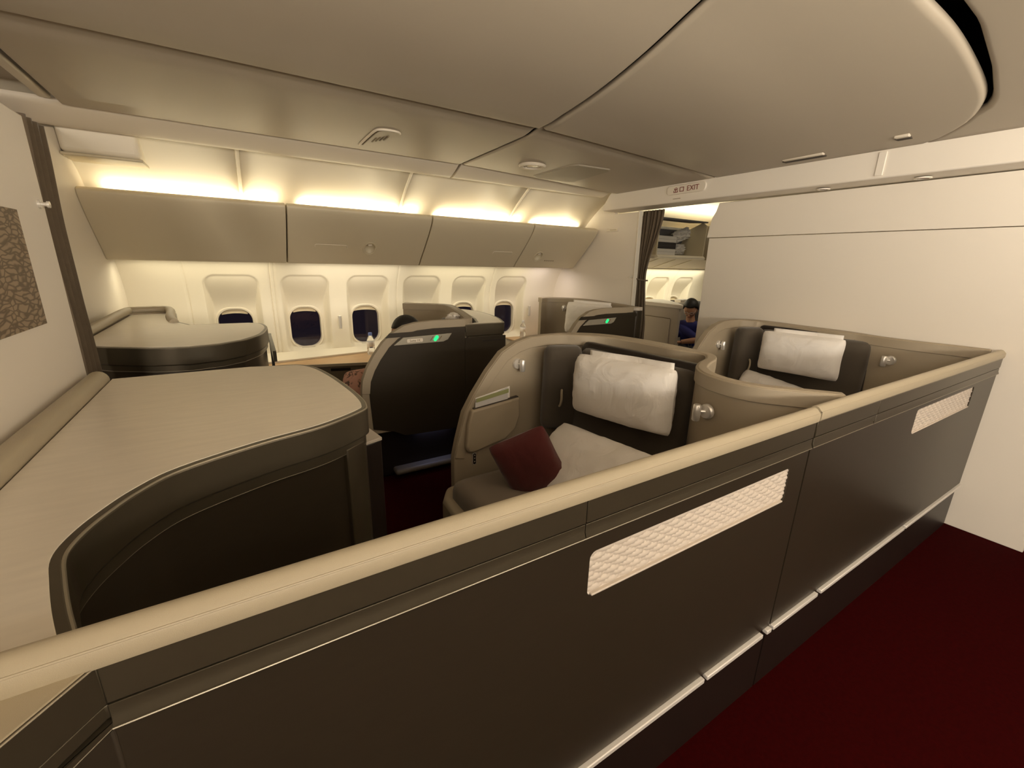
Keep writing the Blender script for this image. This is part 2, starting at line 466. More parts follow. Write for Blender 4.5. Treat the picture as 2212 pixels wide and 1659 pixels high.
# ---- cove panels above the bins
def cove(X0, X1):
    prof = smoothpoly([(4.62, 1.52), (4.52, 1.76), (4.30, 2.0), (4.10, 2.16), (3.91, 2.28), (3.70, 2.40), (3.5, 2.5)], 5)
    n = len(prof)
    V = [(X0, y, z) for y, z in prof]+[(X1, y, z) for y, z in prof]
    F = [(i, i+1, n+i+1, n+i) for i in range(n-1)]
    o = obj('wall_far_upper', V, F, M['side'], recalc=False)
    sd = o.modifiers.new('s', 'SOLIDIFY'); sd.thickness = .02; sd.offset = 0
    tag(o, 'curved cream cove panel above the bins', None, None, 'structure')
for a, b in ((-2.4, .085), (.105, 1.36), (1.38, 2.57), (2.59, 3.75)): cove(a, b)
for i, x in enumerate((.095, 1.37, 2.58)):
    prof = smoothpoly([(4.52, 1.76), (4.30, 2.0), (4.10, 2.16), (3.91, 2.28), (3.70, 2.40)], 5)
    P = [(x, y-.008, z-.008) for y, z in prof]
    V, F = tube(P, .013, 8); struct('trim_%d' % (i+1), (V, F), M['side'], 'thin joint strip between cove panels')

# ---- ceiling panels
prof_c = [(.85, 2.665), (1.1, 2.61), (1.33, 2.553), (1.62, 2.463), (1.91, 2.396), (2.2, 2.356), (2.46, 2.336), (3.6, 2.323)]
prof_s = smoothpoly(prof_c, 8)
def ceil_z(x, y):
    z = interp(y, prof_s)
    t = max(0, (x-1.75)/1.70); t = min(1, t)
    return z+(2.268-z)*(t**1.15)
def ceil_panel(X0, X1, Y0, Y1, name='ceiling', m='ceil', e=.03, edges='LRNF', zf=ceil_z, label='satin beige ceiling panel', y0f=None, y1f=None):
    """edges roll upwards: L/R in x, N/F in y"""
    nx = max(8, int((X1-X0)/.05)); ny = max(8, int((Y1-Y0)/.05))
    def sp(a, b, n, lo, hi):
        t = [a+(b-a)*i/n for i in range(n+1)]
        ex = [e*k/6 for k in range(1, 6)]
        if lo: t += [a+q for q in ex]+[a+e]
        if hi: t += [b-q for q in ex]+[b-e]
        return sorted(set(round(q, 5) for q in t))
    xs = sp(X0, X1, nx, 'L' in edges, 'R' in edges); ys = sp(Y0, Y1, ny, 'N' in edges, 'F' in edges)
    V = []
    for y in ys:
        for x in xs:
            d = 1e9; yr = y
            if y0f: yr = Y1-(Y1-y)*(Y1-y0f(x))/(Y1-Y0)
            if y1f: yr = Y0+(y-Y0)*(y1f(x)-Y0)/(Y1-Y0)
            if 'L' in edges: d = min(d, x-X0)
            if 'R' in edges: d = min(d, X1-x)
            if 'N' in edges: d = min(d, y-Y0)
            if 'F' in edges: d = min(d, Y1-y)
            z = zf(x, yr)
            if d < e: z += e-math.sqrt(max(0, e*e-(e-d)**2))
            V.append((x, yr, z))
    n = len(xs); F = [(j*n+i, j*n+i+1, (j+1)*n+i+1, (j+1)*n+i) for j in range(len(ys)-1) for i in range(n-1)]
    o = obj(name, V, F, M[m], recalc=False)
    s = o.modifiers.new('s', 'SOLIDIFY'); s.thickness = .012; s.offset = 1
    tag(o, label, None, None, 'structure'); return o
XJ = 1.69
dome_tab = smoothpoly([(1.5, .93), (2.0, .905), (2.34, .868), (2.63, .826), (2.96, .81), (3.13, .82), (3.26, .868), (3.34, .93), (3.42, 1.03), (3.47, 1.12)], 5)
def dome_edge(x): return interp(x, dome_tab)
def strip_z(x, y): return ceil_z(x, y)+.020*sstep(2.60, 2.47, y)*min(1, max(0, (3.45-x)/.4))
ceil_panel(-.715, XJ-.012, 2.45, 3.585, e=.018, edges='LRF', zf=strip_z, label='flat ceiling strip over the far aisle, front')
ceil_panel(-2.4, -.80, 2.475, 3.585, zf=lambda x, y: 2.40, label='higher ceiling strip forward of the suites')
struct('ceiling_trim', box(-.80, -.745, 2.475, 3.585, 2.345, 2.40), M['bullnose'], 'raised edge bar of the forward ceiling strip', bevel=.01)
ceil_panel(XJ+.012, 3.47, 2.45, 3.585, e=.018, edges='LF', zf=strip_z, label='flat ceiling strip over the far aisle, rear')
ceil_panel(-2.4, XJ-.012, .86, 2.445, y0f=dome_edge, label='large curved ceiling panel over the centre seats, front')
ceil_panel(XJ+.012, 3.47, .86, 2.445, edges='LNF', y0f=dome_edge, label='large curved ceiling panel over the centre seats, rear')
# rolled edge between ceiling strip and cove
def bull(X0, X1):
    pr = smoothpoly([(3.605, 2.36), (3.612, 2.333), (3.66, 2.305), (3.74, 2.272), (3.80, 2.256), (3.85, 2.268), (3.875, 2.31), (3.88, 2.36)], 4)
    V, F = prism(pr, X0, X1, 'x')
    o = obj('ceiling_edge', V, F, M['bullnose']); tag(o, 'rounded ceiling edge beside the cove', None, None, 'structure')
bull(-2.4, XJ-.012); bull(XJ+.012, 3.47)
# dark void above the gaps and the near aisle ceiling
struct('ceiling_void', join(box(-2.6, 3.75, -1.9, 4.2, 2.80, 2.84), box(3.71, 3.75, -1.9, 4.2, 2.40, 2.80)), M['gap'], 'dark space above ceiling panels', smooth=False)
def near_z(x, y):
    t = min(1, max(0, (x-1.75)/1.70))
    return ceil_z(x, .85)+.012*(1-t)-.06*max(0, .8-y)*(1-t)
def near_edge(x): return min(interp(x, [(2.2, .80), (2.42, .791), (2.59, .768), (2.91, .777), (3.15, .804), (3.24, .845)]), dome_edge(x)-.0) if x < 3.24 else dome_edge(x)+.02
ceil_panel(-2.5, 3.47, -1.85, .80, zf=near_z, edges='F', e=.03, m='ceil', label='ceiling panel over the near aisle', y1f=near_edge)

# ---- rear (right-hand) bulkhead, header beam, doorway
XB = 3.68
def split_wall():
    struct('wall_right', box(XB, XB+.05, .25, 2.575, 0, 1.807), M['wall'], 'cream bulkhead behind the centre suites', bevel=.003)
    struct('wall_right_upper', prism([(.25, 1.812), (2.600, 1.812), (2.590, 1.90), (2.572, 1.98), (2.545, 2.03), (2.522, 2.10), (.25, 2.10)], XB, XB+.05, 'x'), M['wall'], 'upper panel of the bulkhead', bevel=.003)
    struct('wall_right_outboard', prism([(3.415, 0), (3.445, 2.10), (3.80, 2.10), (3.90, 2.30), (4.3, 2.02), (4.53, 1.78), (4.70, 1.50), (4.93, 1.2), (4.95, 0)], XB, XB+.05, 'x'), M['wall'], 'cream bulkhead beside the window suite', bevel=.003)
    struct('trim_6', prism([(3.405, 0), (3.435, 2.11), (3.45, 2.11), (3.42, 0)], XB-.006, XB+.05, 'x'), M['side'], 'pale edge strip of the doorway', bevel=.003)
split_wall()
beam_poly = [(-1.85, 2.10), (3.76, 2.115), (3.775, 2.13), (3.74, 2.20), (3.68, 2.27), (3.58, 2.35), (3.45, 2.42), (-1.85, 2.42)]
struct('trim_4', prism(beam_poly, 3.46, 3.72, 'x'), M['wall'], 'deep cream header beam over the doorway', bevel=.018, seg=3)
struct('wall_right_aisle', box(3.95, 4.0, -1.85, .25, 0, 2.1), mat('dim_curtain_grey', (.20, .17, .17), .8), 'dim grey curtain beyond the near aisle', smooth=False)
struct('wall_near', box(-2.6, 4.0, -1.9, -1.86, 0, 2.8), M['wall'], 'near side cabin wall', smooth=False)
struct('wall_behind', box(-2.62, -2.58, -1.9, .4, 0, 2.8), M['wall'], 'wall forward of the near aisle', smooth=False)

# spot lights recessed under the beam
for i, (y, r) in enumerate(((1.66, .030), (1.12, .030))):
    t = thing('spot_light', ('left' if i == 0 else 'right')+' small recessed spot light under the header beam', 'spot light', (3.58, y, 2.10), 'spot lights under the beam')
    obj('bezel', *lathe((3.58, y, 2.099), [(r, .004), (r+.012, .004), (r+.012, -.003), (r, -.003)], 24, cap=False), M['wall'], t)
    obj('lens', *lathe((3.58, y, 2.0985), [(r, .003), (r*.5, -.002), (.001, -.002)], 20), M['amber'], t)

# ---- exit sign on the beam
XF = 3.46
t = thing('exit_sign', 'cream exit sign with red Chinese characters and EXIT on the header beam', 'sign', (XF, 2.73, 2.21))
y0, y1 = 2.915, 2.515
obj('plate', *prism(rrect((y0+y1)/2, 2.217, (y0-y1)/2, .038, .03), XF-.014, XF+.004, 'x'), M['sign'], t, bevel=.004)
XP = XF-.0155
def stroke(ya, za, yb, zb, w=.0055):
    a, b = Vector((ya, za)), Vector((yb, zb)); d = (b-a).normalized(); n = Vector((-d.y, d.x))*w/2
    return prism([(a-n)[:], (b-n)[:], (b+n)[:], (a+n)[:]], XP-.001, XP+.002, 'x')
cy, cz = 2.815, 2.217
V, F = join(stroke(cy, cz+.021, cy, cz-.021), stroke(cy+.015, cz+.014, cy+.015, cz+.001), stroke(cy-.015, cz+.014, cy-.015, cz+.001), stroke(cy+.0175, cz+.001, cy-.0175, cz+.001),
            stroke(cy+.019, cz-.006, cy+.019, cz-.020), stroke(cy-.019, cz-.006, cy-.019, cz-.020), stroke(cy+.0215, cz-.020, cy-.0215, cz-.020))
obj('character', V, F, M['printt'], t, smooth=False)
cy = 2.752
V, F = join(stroke(cy+.019, cz+.017, cy+.019, cz-.019), stroke(cy-.019, cz+.017, cy-.019, cz-.019), stroke(cy+.021, cz+.015, cy-.021, cz+.015), stroke(cy+.021, cz-.017, cy-.021, cz-.017))
obj('character', V, F, M['printt'], t, smooth=False)
text('lettering', 'EXIT', (XP-.001, 2.700, 2.197), (0, -1, 0), (0, 0, 1), .060, M['printt'], t)
# small placard marks under it
t = thing('small_placard', 'tiny cream placard just below the exit sign', 'placard', (XF, 2.80, 2.145))
obj('plate', *box(XF-.003, XF+.003, 2.76, 2.85, 2.138, 2.150), M['sign'], t)
obj('print', *box(XF-.004, XF-.0025, 2.765, 2.845, 2.142, 2.146), M['printg'], t)
t = thing('switch_placard', 'small cream oblong plate high on the bulkhead beside the bins', 'placard', (XB, 3.8, 1.94))
obj('plate', *prism(rrect(3.82, 1.935, .095, .017, .012), XB-.010, XB+.002, 'x'), M['sign'], t, bevel=.003)
obj('slot', *prism(rrect(3.80, 1.936, .05, .005, .004), XB-.012, XB-.009, 'x'), M['bin'], t)
# seam strip on the beam
struct('trim_5', box(3.452, 3.462, 1.285, 1.325, 2.125, 2.26), M['wall'], 'joint strip on the header beam', bevel=.002)

# ---- forward bulkheads (left)
XFW = -.50
struct('wall_left', box(XFW-.04, XFW, -.2, 2.035, 0, 1.945), M['wall'], 'cream forward bulkhead with framed artwork', bevel=.006)
struct('wall_left_outboard', prism([(2.50, 0), (2.50, 2.005), (3.2, 2.135), (3.70, 2.225), (3.88, 2.26), (4.3, 2.02), (4.53, 1.78), (4.70, 1.50), (4.93, 1.2), (4.95, 0)], -.90, -.83, 'x'), M['wall'], 'cream forward bulkhead by the window suite', bevel=.003)
struct('wall_left_edge', box(XFW-.045, XFW-.002, 2.033, 2.045, 0, 1.945), M['side'], 'metal edge strip of the bulkhead', bevel=.003)
t = thing('artwork', 'brown textured leaf pattern artwork panel set in the forward bulkhead', 'artwork', (XFW, 1.3, 1.5))
obj('panel', *box(XFW-.002, XFW+.004, .5, 1.79, 1.347, 1.658), M['art'], t, smooth=False)
t = thing('curtain_stud', 'small silver curtain stud near the edge of the forward bulkhead', 'stud', (XFW, 1.98, 1.69))
obj('base', *lathe((XFW, 1.985, 1.69), [(.012, 0), (.012, .006), (.006, .008), (.006, .018), (.010, .02), (.010, .026), (.002, .028)], 16, 'x'), M['silver'], t)
struct('wall_forward', box(-2.45, -2.40, .3, 4.9, 0, 2.8), M['wall'], 'forward wall beyond the bulkhead', smooth=False)
t = thing('call_placard', 'small cream switch plate on the forward bulkhead by the window bins', 'placard', (-.83, 3.25, 1.88))
obj('plate', *prism(rrect(3.27, 1.885, .035, .05, .012), -.832, -.822, 'x'), M['sign'], t, bevel=.003)
obj('slot', *box(-.823, -.820, 3.245, 3.295, 1.86, 1.866), M['bin'], t)
# rounded equipment box high at the front of the cove
t = thing('equipment_box', 'white rounded equipment box on the cove above the front bin', 'box', (-.64, 3.95, 2.2))
V, F = prism([(3.90, 2.135), (4.22, 2.135), (4.1, 2.34), (3.84, 2.36)], -.83, -.445, 'x')
obj('housing', V, F, M['side'], t, bevel=.03, seg=4)
obj('lower_edge', *prism([(3.885, 2.118), (4.2, 2.118), (4.2, 2.136), (3.885, 2.136)], -.83, -.438, 'x'), M['bin'], t, bevel=.006)

# ================================================================== CEILING FITTINGS
def on_ceil(x, y, d=0): return ceil_z(x, y)-d
t = thing('ceiling_speaker', 'round recessed light fitting in the ceiling strip', 'ceiling light', (2.16, 3.22, 2.3))
zc = on_ceil(2.16, 3.22)
obj('bezel', *lathe((2.14, 3.20, zc-.004), [(.074, .004), (.110, .010), (.114, .001), (.104, -.012), (.078, -.010), (.074, .0)], 40, cap=False), M['bullnose'], t)
obj('lens', *lathe((2.14, 3.20, zc-.004), [(.076, -.001), (.05, -.002), (.004, -.002)], 32), M['amber'], t)
for dx in (-.04, .04):
    obj('bulb', *lathe((2.14+dx*.8, 3.20-dx, zc-.008), [(.003, -.004), (.008, 0), (.003, .004)], 10), M['silver'], t)
t = thing('mask_panel', 'dark beige rectangular panel in the ceiling behind the round light', 'ceiling panel', (2.6, 3.2, 2.3))
P = [(2.42, 3.53), (2.74, 3.46), (2.76, 3.42), (2.70, 2.90), (2.66, 2.86), (2.40, 2.92), (2.36, 2.98), (2.36, 3.48)]
n = len(P)
V = [(x, y, on_ceil(x, y, .007)) for x, y in P]+[(x, y, on_ceil(x, y, -.004)) for x, y in P]
F = [tuple(range(n)), tuple(range(2*n-1, n-1, -1))]+[(i, (i+1) % n, n+(i+1) % n, n+i) for i in range(n)]
obj('cover', V, F, M['panelg'], t, bevel=.002)
V2 = [((x-2.56)*1.05+2.56, (y-3.2)*1.03+3.2) for x, y in P]
V = [(x, y, on_ceil(x, y, .004)) for x, y in V2]+[(x, y, on_ceil(x, y, -.004)) for x, y in V2]
obj('frame', V, F, M['ceil'], t, bevel=.002)
# latch moulding with pressed print
t = thing('ceiling_latch', 'curved raised pull edge with small dark print in the ceiling strip', 'latch', (.92, 3.2, 2.33))
ps = smoothpoly([(.83, 3.43), (.83, 3.20), (.835, 3.03), (.855, 2.985), (.90, 2.965), (.96, 2.97), (.985, 3.0)], 5)
obj('pull_edge', *tube([(x, y, on_ceil(x, y, .004)) for x, y in ps], .008, 8), M['bullnose'], t)
ps = smoothpoly([(.852, 3.42), (.852, 3.20), (.857, 3.05), (.872, 3.01), (.90, 2.99), (.95, 2.995)], 5)
obj('groove', *tube([(x, y, on_ceil(x, y, .0)) for x, y in ps], .006, 6), M['printg'], t)
V, F = join(*[box(.885+.018*i, .894+.018*i, 3.20-.03*i, 3.31-.03*i, on_ceil(.9, 3.3, .004), on_ceil(.9, 3.3, -.002)) for i in range(4)])
obj('print', V, F, M['printg'], t, smooth=False)
# fittings where the dome meets the beam
for lb, x, y, w_ in (('long dark flap slot where the curved ceiling meets the beam', 3.36, 1.72, .13), ('small white hook recess at the ceiling by the beam', 3.34, 1.18, .035)):
    z = ceil_z(x, y)
    t = thing('ceiling_flap', lb, 'flap', (x, y, z))
    obj('slot', *box(x-.018, x+.03, y-w_, y+w_, z-.006, z+.008), M['gap'], t, bevel=.003)
    obj('lip', *box(x-.045, x-.012, y-w_*1.05, y+w_*.9, z-.004, z+.012), M['bullnose'], t, bevel=.004)

# ================================================================== OVERHEAD BINS
binprof = smoothpoly([(4.085, 1.965), (4.045, 1.952), (4.035, 1.925), (4.075, 1.86), (4.16, 1.77), (4.27, 1.665), (4.38, 1.565), (4.425, 1.520), (4.445, 1.505), (4.47, 1.500)], 4)
binpoly = binprof+[(4.56, 1.505), (4.56, 1.60), (4.46, 1.80), (4.28, 1.955)]
def bin_face(z):     # y on the door face at height z
    tab = sorted([(q[1], q[0]) for q in binprof]); return interp(z, tab)
bins = [(-.83, .378, 'cream overhead bin at the front without a latch'), (.388, 1.600, 'cream overhead bin with round latch above the second window'),
        (1.612, 2.752, 'cream overhead bin without a latch, third from the front'), (2.764, 3.655, 'short cream overhead bin with latch next to the rear bulkhead')]
for i, (a, b, lb) in enumerate(bins):
    t = thing('overhead_bin', lb, 'overhead bin', ((a+b)/2, 4.3, 1.5), 'overhead bins above the windows')
    door = obj('door', *prism(binpoly, a, b, 'x'), M['bin'], t, bevel=.007, seg=3, angle=50)
    sl = Vector((0, bin_face(1.60)-bin_face(1.68), -.08)).normalized(); nrm = Vector((0, -abs(sl.z), -abs(sl.y)))
    def latch(x, z):
        c = Vector((x, bin_face(z), z)); fr = frame(c, (1, 0, 0), sl, nrm)
        V, F = [], []; nn_ = 28
        for hh, k1 in ((.012, 1.0), (-.012, .93), (-.026, .72), (-.034, .35)):
            for k in range(nn_):
                V.append(fr(.048*k1*math.cos(2*math.pi*k/nn_), .066*k1*math.sin(2*math.pi*k/nn_)-(.0 if hh > 0 else .012), hh))
        for q in range(3):
            for k in range(nn_): F.append((q*nn_+k, q*nn_+(k+1) % nn_, (q+1)*nn_+(k+1) % nn_, (q+1)*nn_+k))
        F += [tuple(range(nn_)), tuple(range(len(V)-1, len(V)-nn_-1, -1))]
        carve(door, (V, F))
        V, F = [], []
        rings = [(.066, .084, -.001), (.064, .082, .003), (.053, .071, .004), (.048, .066, .000)]
        for (ra, rb, h) in rings:
            for k in range(nn_): V.append(fr(ra*math.cos(2*math.pi*k/nn_), rb*math.sin(2*math.pi*k/nn_), h))
        for q in range(len(rings)-1):
            for k in range(nn_): F.append((q*nn_+k, q*nn_+(k+1) % nn_, (q+1)*nn_+(k+1) % nn_, (q+1)*nn_+k))
        l = obj('latch', V, F, M['bin'], t)
        obj('catch', *tube([fr(-.020, -.040, -.004), fr(.014, -.046, -.004)], .007, 8), M['bullnose'], l)
    def ridge(x0, x1, z):
        c = lambda x, zz: Vector((x, bin_face(zz), zz))+nrm*.001
        P = [c(x0, z-.022), c(x0, z-.006), c(x0+.012, z), c(x1-.012, z), c(x1, z-.006), c(x1, z-.022)]
        obj('raised_edge', *tube(P, .003, 6), M['bullnose'], t)
    if i == 1: latch(1.075, 1.645); ridge(.60, .87, 1.667)
    if i == 2: ridge(2.39, 2.63, 1.665)
    if i == 3:
        latch(3.01, 1.625)
        fr = frame((3.13, bin_face(1.585), 1.585), (1, 0, 0), sl, nrm)
        obj('row_print', *join(*[([fr(a_, b_, .001) for a_, b_ in ((k*.03, -.006), (k*.03+.022, -.006), (k*.03+.022, .006), (k*.03, .006))], [(0, 1, 2, 3)]) for k in range(5)]), M['printg'], t, smooth=False)

# ================================================================== SIDE SCONCES, LEDGE
for i, (x, z, lb) in enumerate(((.855, .90, 'small silver sidewall reading lamp between the second and third windows'), (3.262, .935, 'small silver sidewall reading lamp behind the last window'))):
    t = thing('reading_lamp', lb, 'lamp', (x, 4.86, z), 'reading lamps on the sidewall')
    obj('body', *tube([(x, 4.835, z+.07), (x, 4.835, z-.065)], [.020, .017], 16), M['silver'], t, bevel=.002)
    obj('mount', *tube([(x, 4.875, z+.03), (x, 4.835, z+.03)], .008, 8), M['silver'], t)

t = thing('side_ledge', 'wood topped side ledge under the windows of the first window suite', 'ledge', (.8, 4.5, 0))
obj('top', *prism([(.12, 4.34), (.95, 4.14), (1.38, 4.24), (1.38, 4.84), (.12, 4.84)], .585, .60), M['wood'], t, bevel=.003)
obj('edge', *prism([(.12, 4.328), (.95, 4.128), (.95, 4.14), (.12, 4.34)], .575, .603), M['capl'], t, bevel=.002)
obj('wall_strip', *prism([(.12, 4.44), (1.06, 4.585), (1.40, 4.63), (1.40, 4.868), (.12, 4.868)], .598, .622), M['side'], t, bevel=.006, seg=3)
obj('front_panel', *prism([(.12, 4.36), (.95, 4.16), (1.36, 4.26), (1.36, 4.80), (.12, 4.80)], .0, .575), mat('ledge_brown', (.20, .155, .095), .5), t, bevel=.002)
obj('slot_handle', *prism([(.63, 4.235), (.80, 4.194), (.80, 4.20), (.63, 4.245)], .525, .552), M['vdark'], t)
t = thing('side_ledge', 'cream ledge by the last window of the rear window suite', 'ledge', (3.3, 4.6, 0))
obj('top', *box(2.9, 3.66, 4.46, 4.85, .585, .60), M['wood'], t, bevel=.003)
obj('front_panel', *box(2.92, 3.66, 4.48, 4.85, 0, .585), M['cab'], t, bevel=.002)

def bottle(x, y, z, lb, cap, s=1.0):
    t = thing('water_bottle', lb, 'bottle', (x, y, z), 'water bottles on the side ledges')
    pr = [(.001, .0), (.030, .0), (.034, .006), (.034, .06), (.031, .065), (.034, .07), (.034, .125), (.030, .14), (.018, .168), (.014, .176), (.014, .19), (.001, .19)]
    obj('body', *lathe((x, y, z), [(r*s, h*s) for r, h in pr], 24), M['clear'], t)
    obj('label_band', *lathe((x, y, z), [(.0345*s, .075*s), (.0352*s, .076*s), (.0352*s, .118*s), (.0345*s, .119*s)], 24), M['white'], t)
    obj('cap', *lathe((x, y, z+.176*s), [(.001, 0), (.017*s, 0), (.017*s, .022*s), (.015*s, .026*s), (.001, .026*s)], 18), cap, t)
bottle(1.075, 4.50, .60, 'clear water bottle with blue cap on the wooden ledge', mat('blue_cap', (.15, .22, .55), .4), 1.12)
bottle(3.12, 4.76, .60, 'clear water bottle standing below the last window, mostly hidden by the centre seat shell', M['white2'], 1.12)

# ================================================================== SUITE SHELLS
def shell(root, path, prof, zb, thick, side, name='shell', m=None, rim=None, rimside=1, rimw=.055, rimm=None, ztop=1.15, clad=None):
    """path: outer plan line (dense). prof: [(s, z)] height of the top edge along it. thick: number or fn(s). side: +1/-1 which way is inwards (left of travel = +1)."""
    P = [Vector(p) for p in path]
    S = [0]
    for a, b in zip(P, P[1:]): S.append(S[-1]+(b-a).length)
    Lt = S[-1]
    def at(s):
        s = max(0, min(Lt, s))
        for i in range(len(S)-1):
            if s <= S[i+1]+1e-9:
                t = (s-S[i])/(S[i+1]-S[i]); return P[i].lerp(P[i+1], t)
        return P[-1]
    def nrm(s):
        d = (at(s+.012)-at(s-.012)).normalized(); return Vector((-d.y, d.x))*side
    th = thick if callable(thick) else (lambda s: thick)
    # edge outline in unrolled space
    out = [(max(0, min(Lt, s)), z) for s, z in prof]
    ss = sorted(set([round(s, 4) for s, z in out]+[round(Lt*i/90, 4) for i in range(91)]))
    top = lambda s: interp(s, out)
    rows = 5
    V, F = [], []
    cols = len(ss)
    for s in ss:
        n = nrm(s); p = at(s); q = p+n*th(s); zt = top(s)
        for pt in (p, q):
            for r in range(rows+1):
                V.append((pt.x, pt.y, zb+(zt-zb)*r/rows))
    st = 2*(rows+1)
    for c in range(cols-1):
        a = c*st; b = (c+1)*st
        for r in range(rows):
            F.append((a+r, b+r, b+r+1, a+r+1)); F.append((a+rows+1+r, a+rows+2+r, b+rows+2+r, b+rows+1+r))
        F.append((a+rows, b+rows, b+2*rows+1, a+2*rows+1)); F.append((a, a+rows+1, b+rows+1, b))
    for a in (0, (cols-1)*st):
        for r in range(rows): F.append((a+r, a+r+1, a+rows+2+r, a+rows+1+r))
    sh = obj(name, V, F, m or M['leather'], root, bevel=.007, seg=3, angle=50)
    # raised rim band following the edge, on the given face
    def band(nm, w0, w1, h, mm, which):
        O = []
        L = [Vector(o) for o in out]
        dense = []
        for a, b in zip(L, L[1:]):
            k = max(1, int((b-a).length/.02))
            dense += [a.lerp(b, i/k) for i in range(k)]
        dense.append(L[-1])
        V, F = [], []
        for i, o in enumerate(dense):
            d = (dense[min(i+1, len(dense)-1)]-dense[max(i-1, 0)]).normalized(); nn = Vector((d.y, -d.x))
            o0 = o+nn*w0; o1 = o+nn*w1
            for s, z, k in ((o0.x, o0.y, 0), (o0.x, o0.y, 1), (o1.x, o1.y, 1), (o1.x, o1.y, 0)):
                p = at(s); n = nrm(s)
                if which == 'in': q = p+n*(th(s)-.003+k*(h+.003))
                else: q = p-n*(-.003+k*(h+.003))
                V.append((q.x, q.y, z))
        for i in range(len(dense)-1):
            for k in range(4):
                F.append((i*4+k, i*4+(k+1) % 4, (i+1)*4+(k+1) % 4, (i+1)*4+k))
        F += [(0, 1, 2, 3), tuple(len(V)-1-k for k in range(4))]
        return obj(nm, V, F, mm, root, bevel=.003, seg=2, angle=50)
    return sh, band, at, nrm, Lt

def reading_light(root_fn_pos, nvec, tdir, lb, grp='silver reading lights on the seat shells'):
    """disc mount plus a short cylinder head"""
    p = Vector(root_fn_pos); n = Vector(nvec).normalized()
    t = thing('reading_light', lb, 'reading light', tuple(p), grp)
    def disc(c, r, h, nm, m):
        a = Vector((0, 0, 1)); b = n.cross(a).normalized()
        V, F = [], []; k = 24
        for rad, hh in ((r, -.002), (r, h*.6), (r*.86, h), (.001, h)):
            for i in range(k):
                an = 2*math.pi*i/k; V.append(c+a*rad*math.cos(an)+b*rad*math.sin(an)+n*hh)
        for q in range(3):
            for i in range(k): F.append((q*k+i, q*k+(i+1) % k, (q+1)*k+(i+1) % k, (q+1)*k+i))
        return obj(nm, V, F, m, t)
    disc(p, .031, .014, 'mount', M['silver'])
    c = p+n*.036+Vector(tdir)*.014
    obj('stem', *tube([p+n*.008, c], .007, 8), M['silver'], t)
    obj('lamp_head', *tube([c+Vector((0, 0, .028)), c+Vector((0, 0, .024)), c+Vector((0, 0, -.036)), c+Vector((0, 0, -.040))], [.013, .016, .016, .013], 16), M['silver'], t)
    return t

def side_profile(s0=0.0):
    # top edge height along the aisle-side panel, s measured from its front end
    pts = [(0, .50), (.022, .60), (.065, .757), (.122, .855), (.207, .976), (.293, 1.073), (.383, 1.122), (.48, 1.146), (.60, 1.15)]
    return [(s+s0, z) for s, z in pts]

def seat_furniture(root, dx, mirror=None):
    """upholstery of a centre suite seat, offset dx along the cabin"""
    # pan and base
    obj('seat_base', *prism(smoothpoly([(.80+dx, 1.92), (.74+dx, 1.82), (.72+dx, 1.5), (.72+dx, .80), (1.58+dx, .80), (1.58+dx, 1.96), (1.2+dx, 1.965)], 1, True), .02, .40), M['leather'], root, bevel=.03, seg=3)
    obj('seat_cushion', *rbox(frame((1.18+dx, 1.35, .42), (1, 0, 0), (0, 1, 0), (0, 0, 1)), .80, .95, .14, .05, puff=.012), M['seat2'], root)
    obj('foot_skirt', *box(.78+dx, 1.55+dx, .85, 1.90, .0, .06), M['vdark'], root)

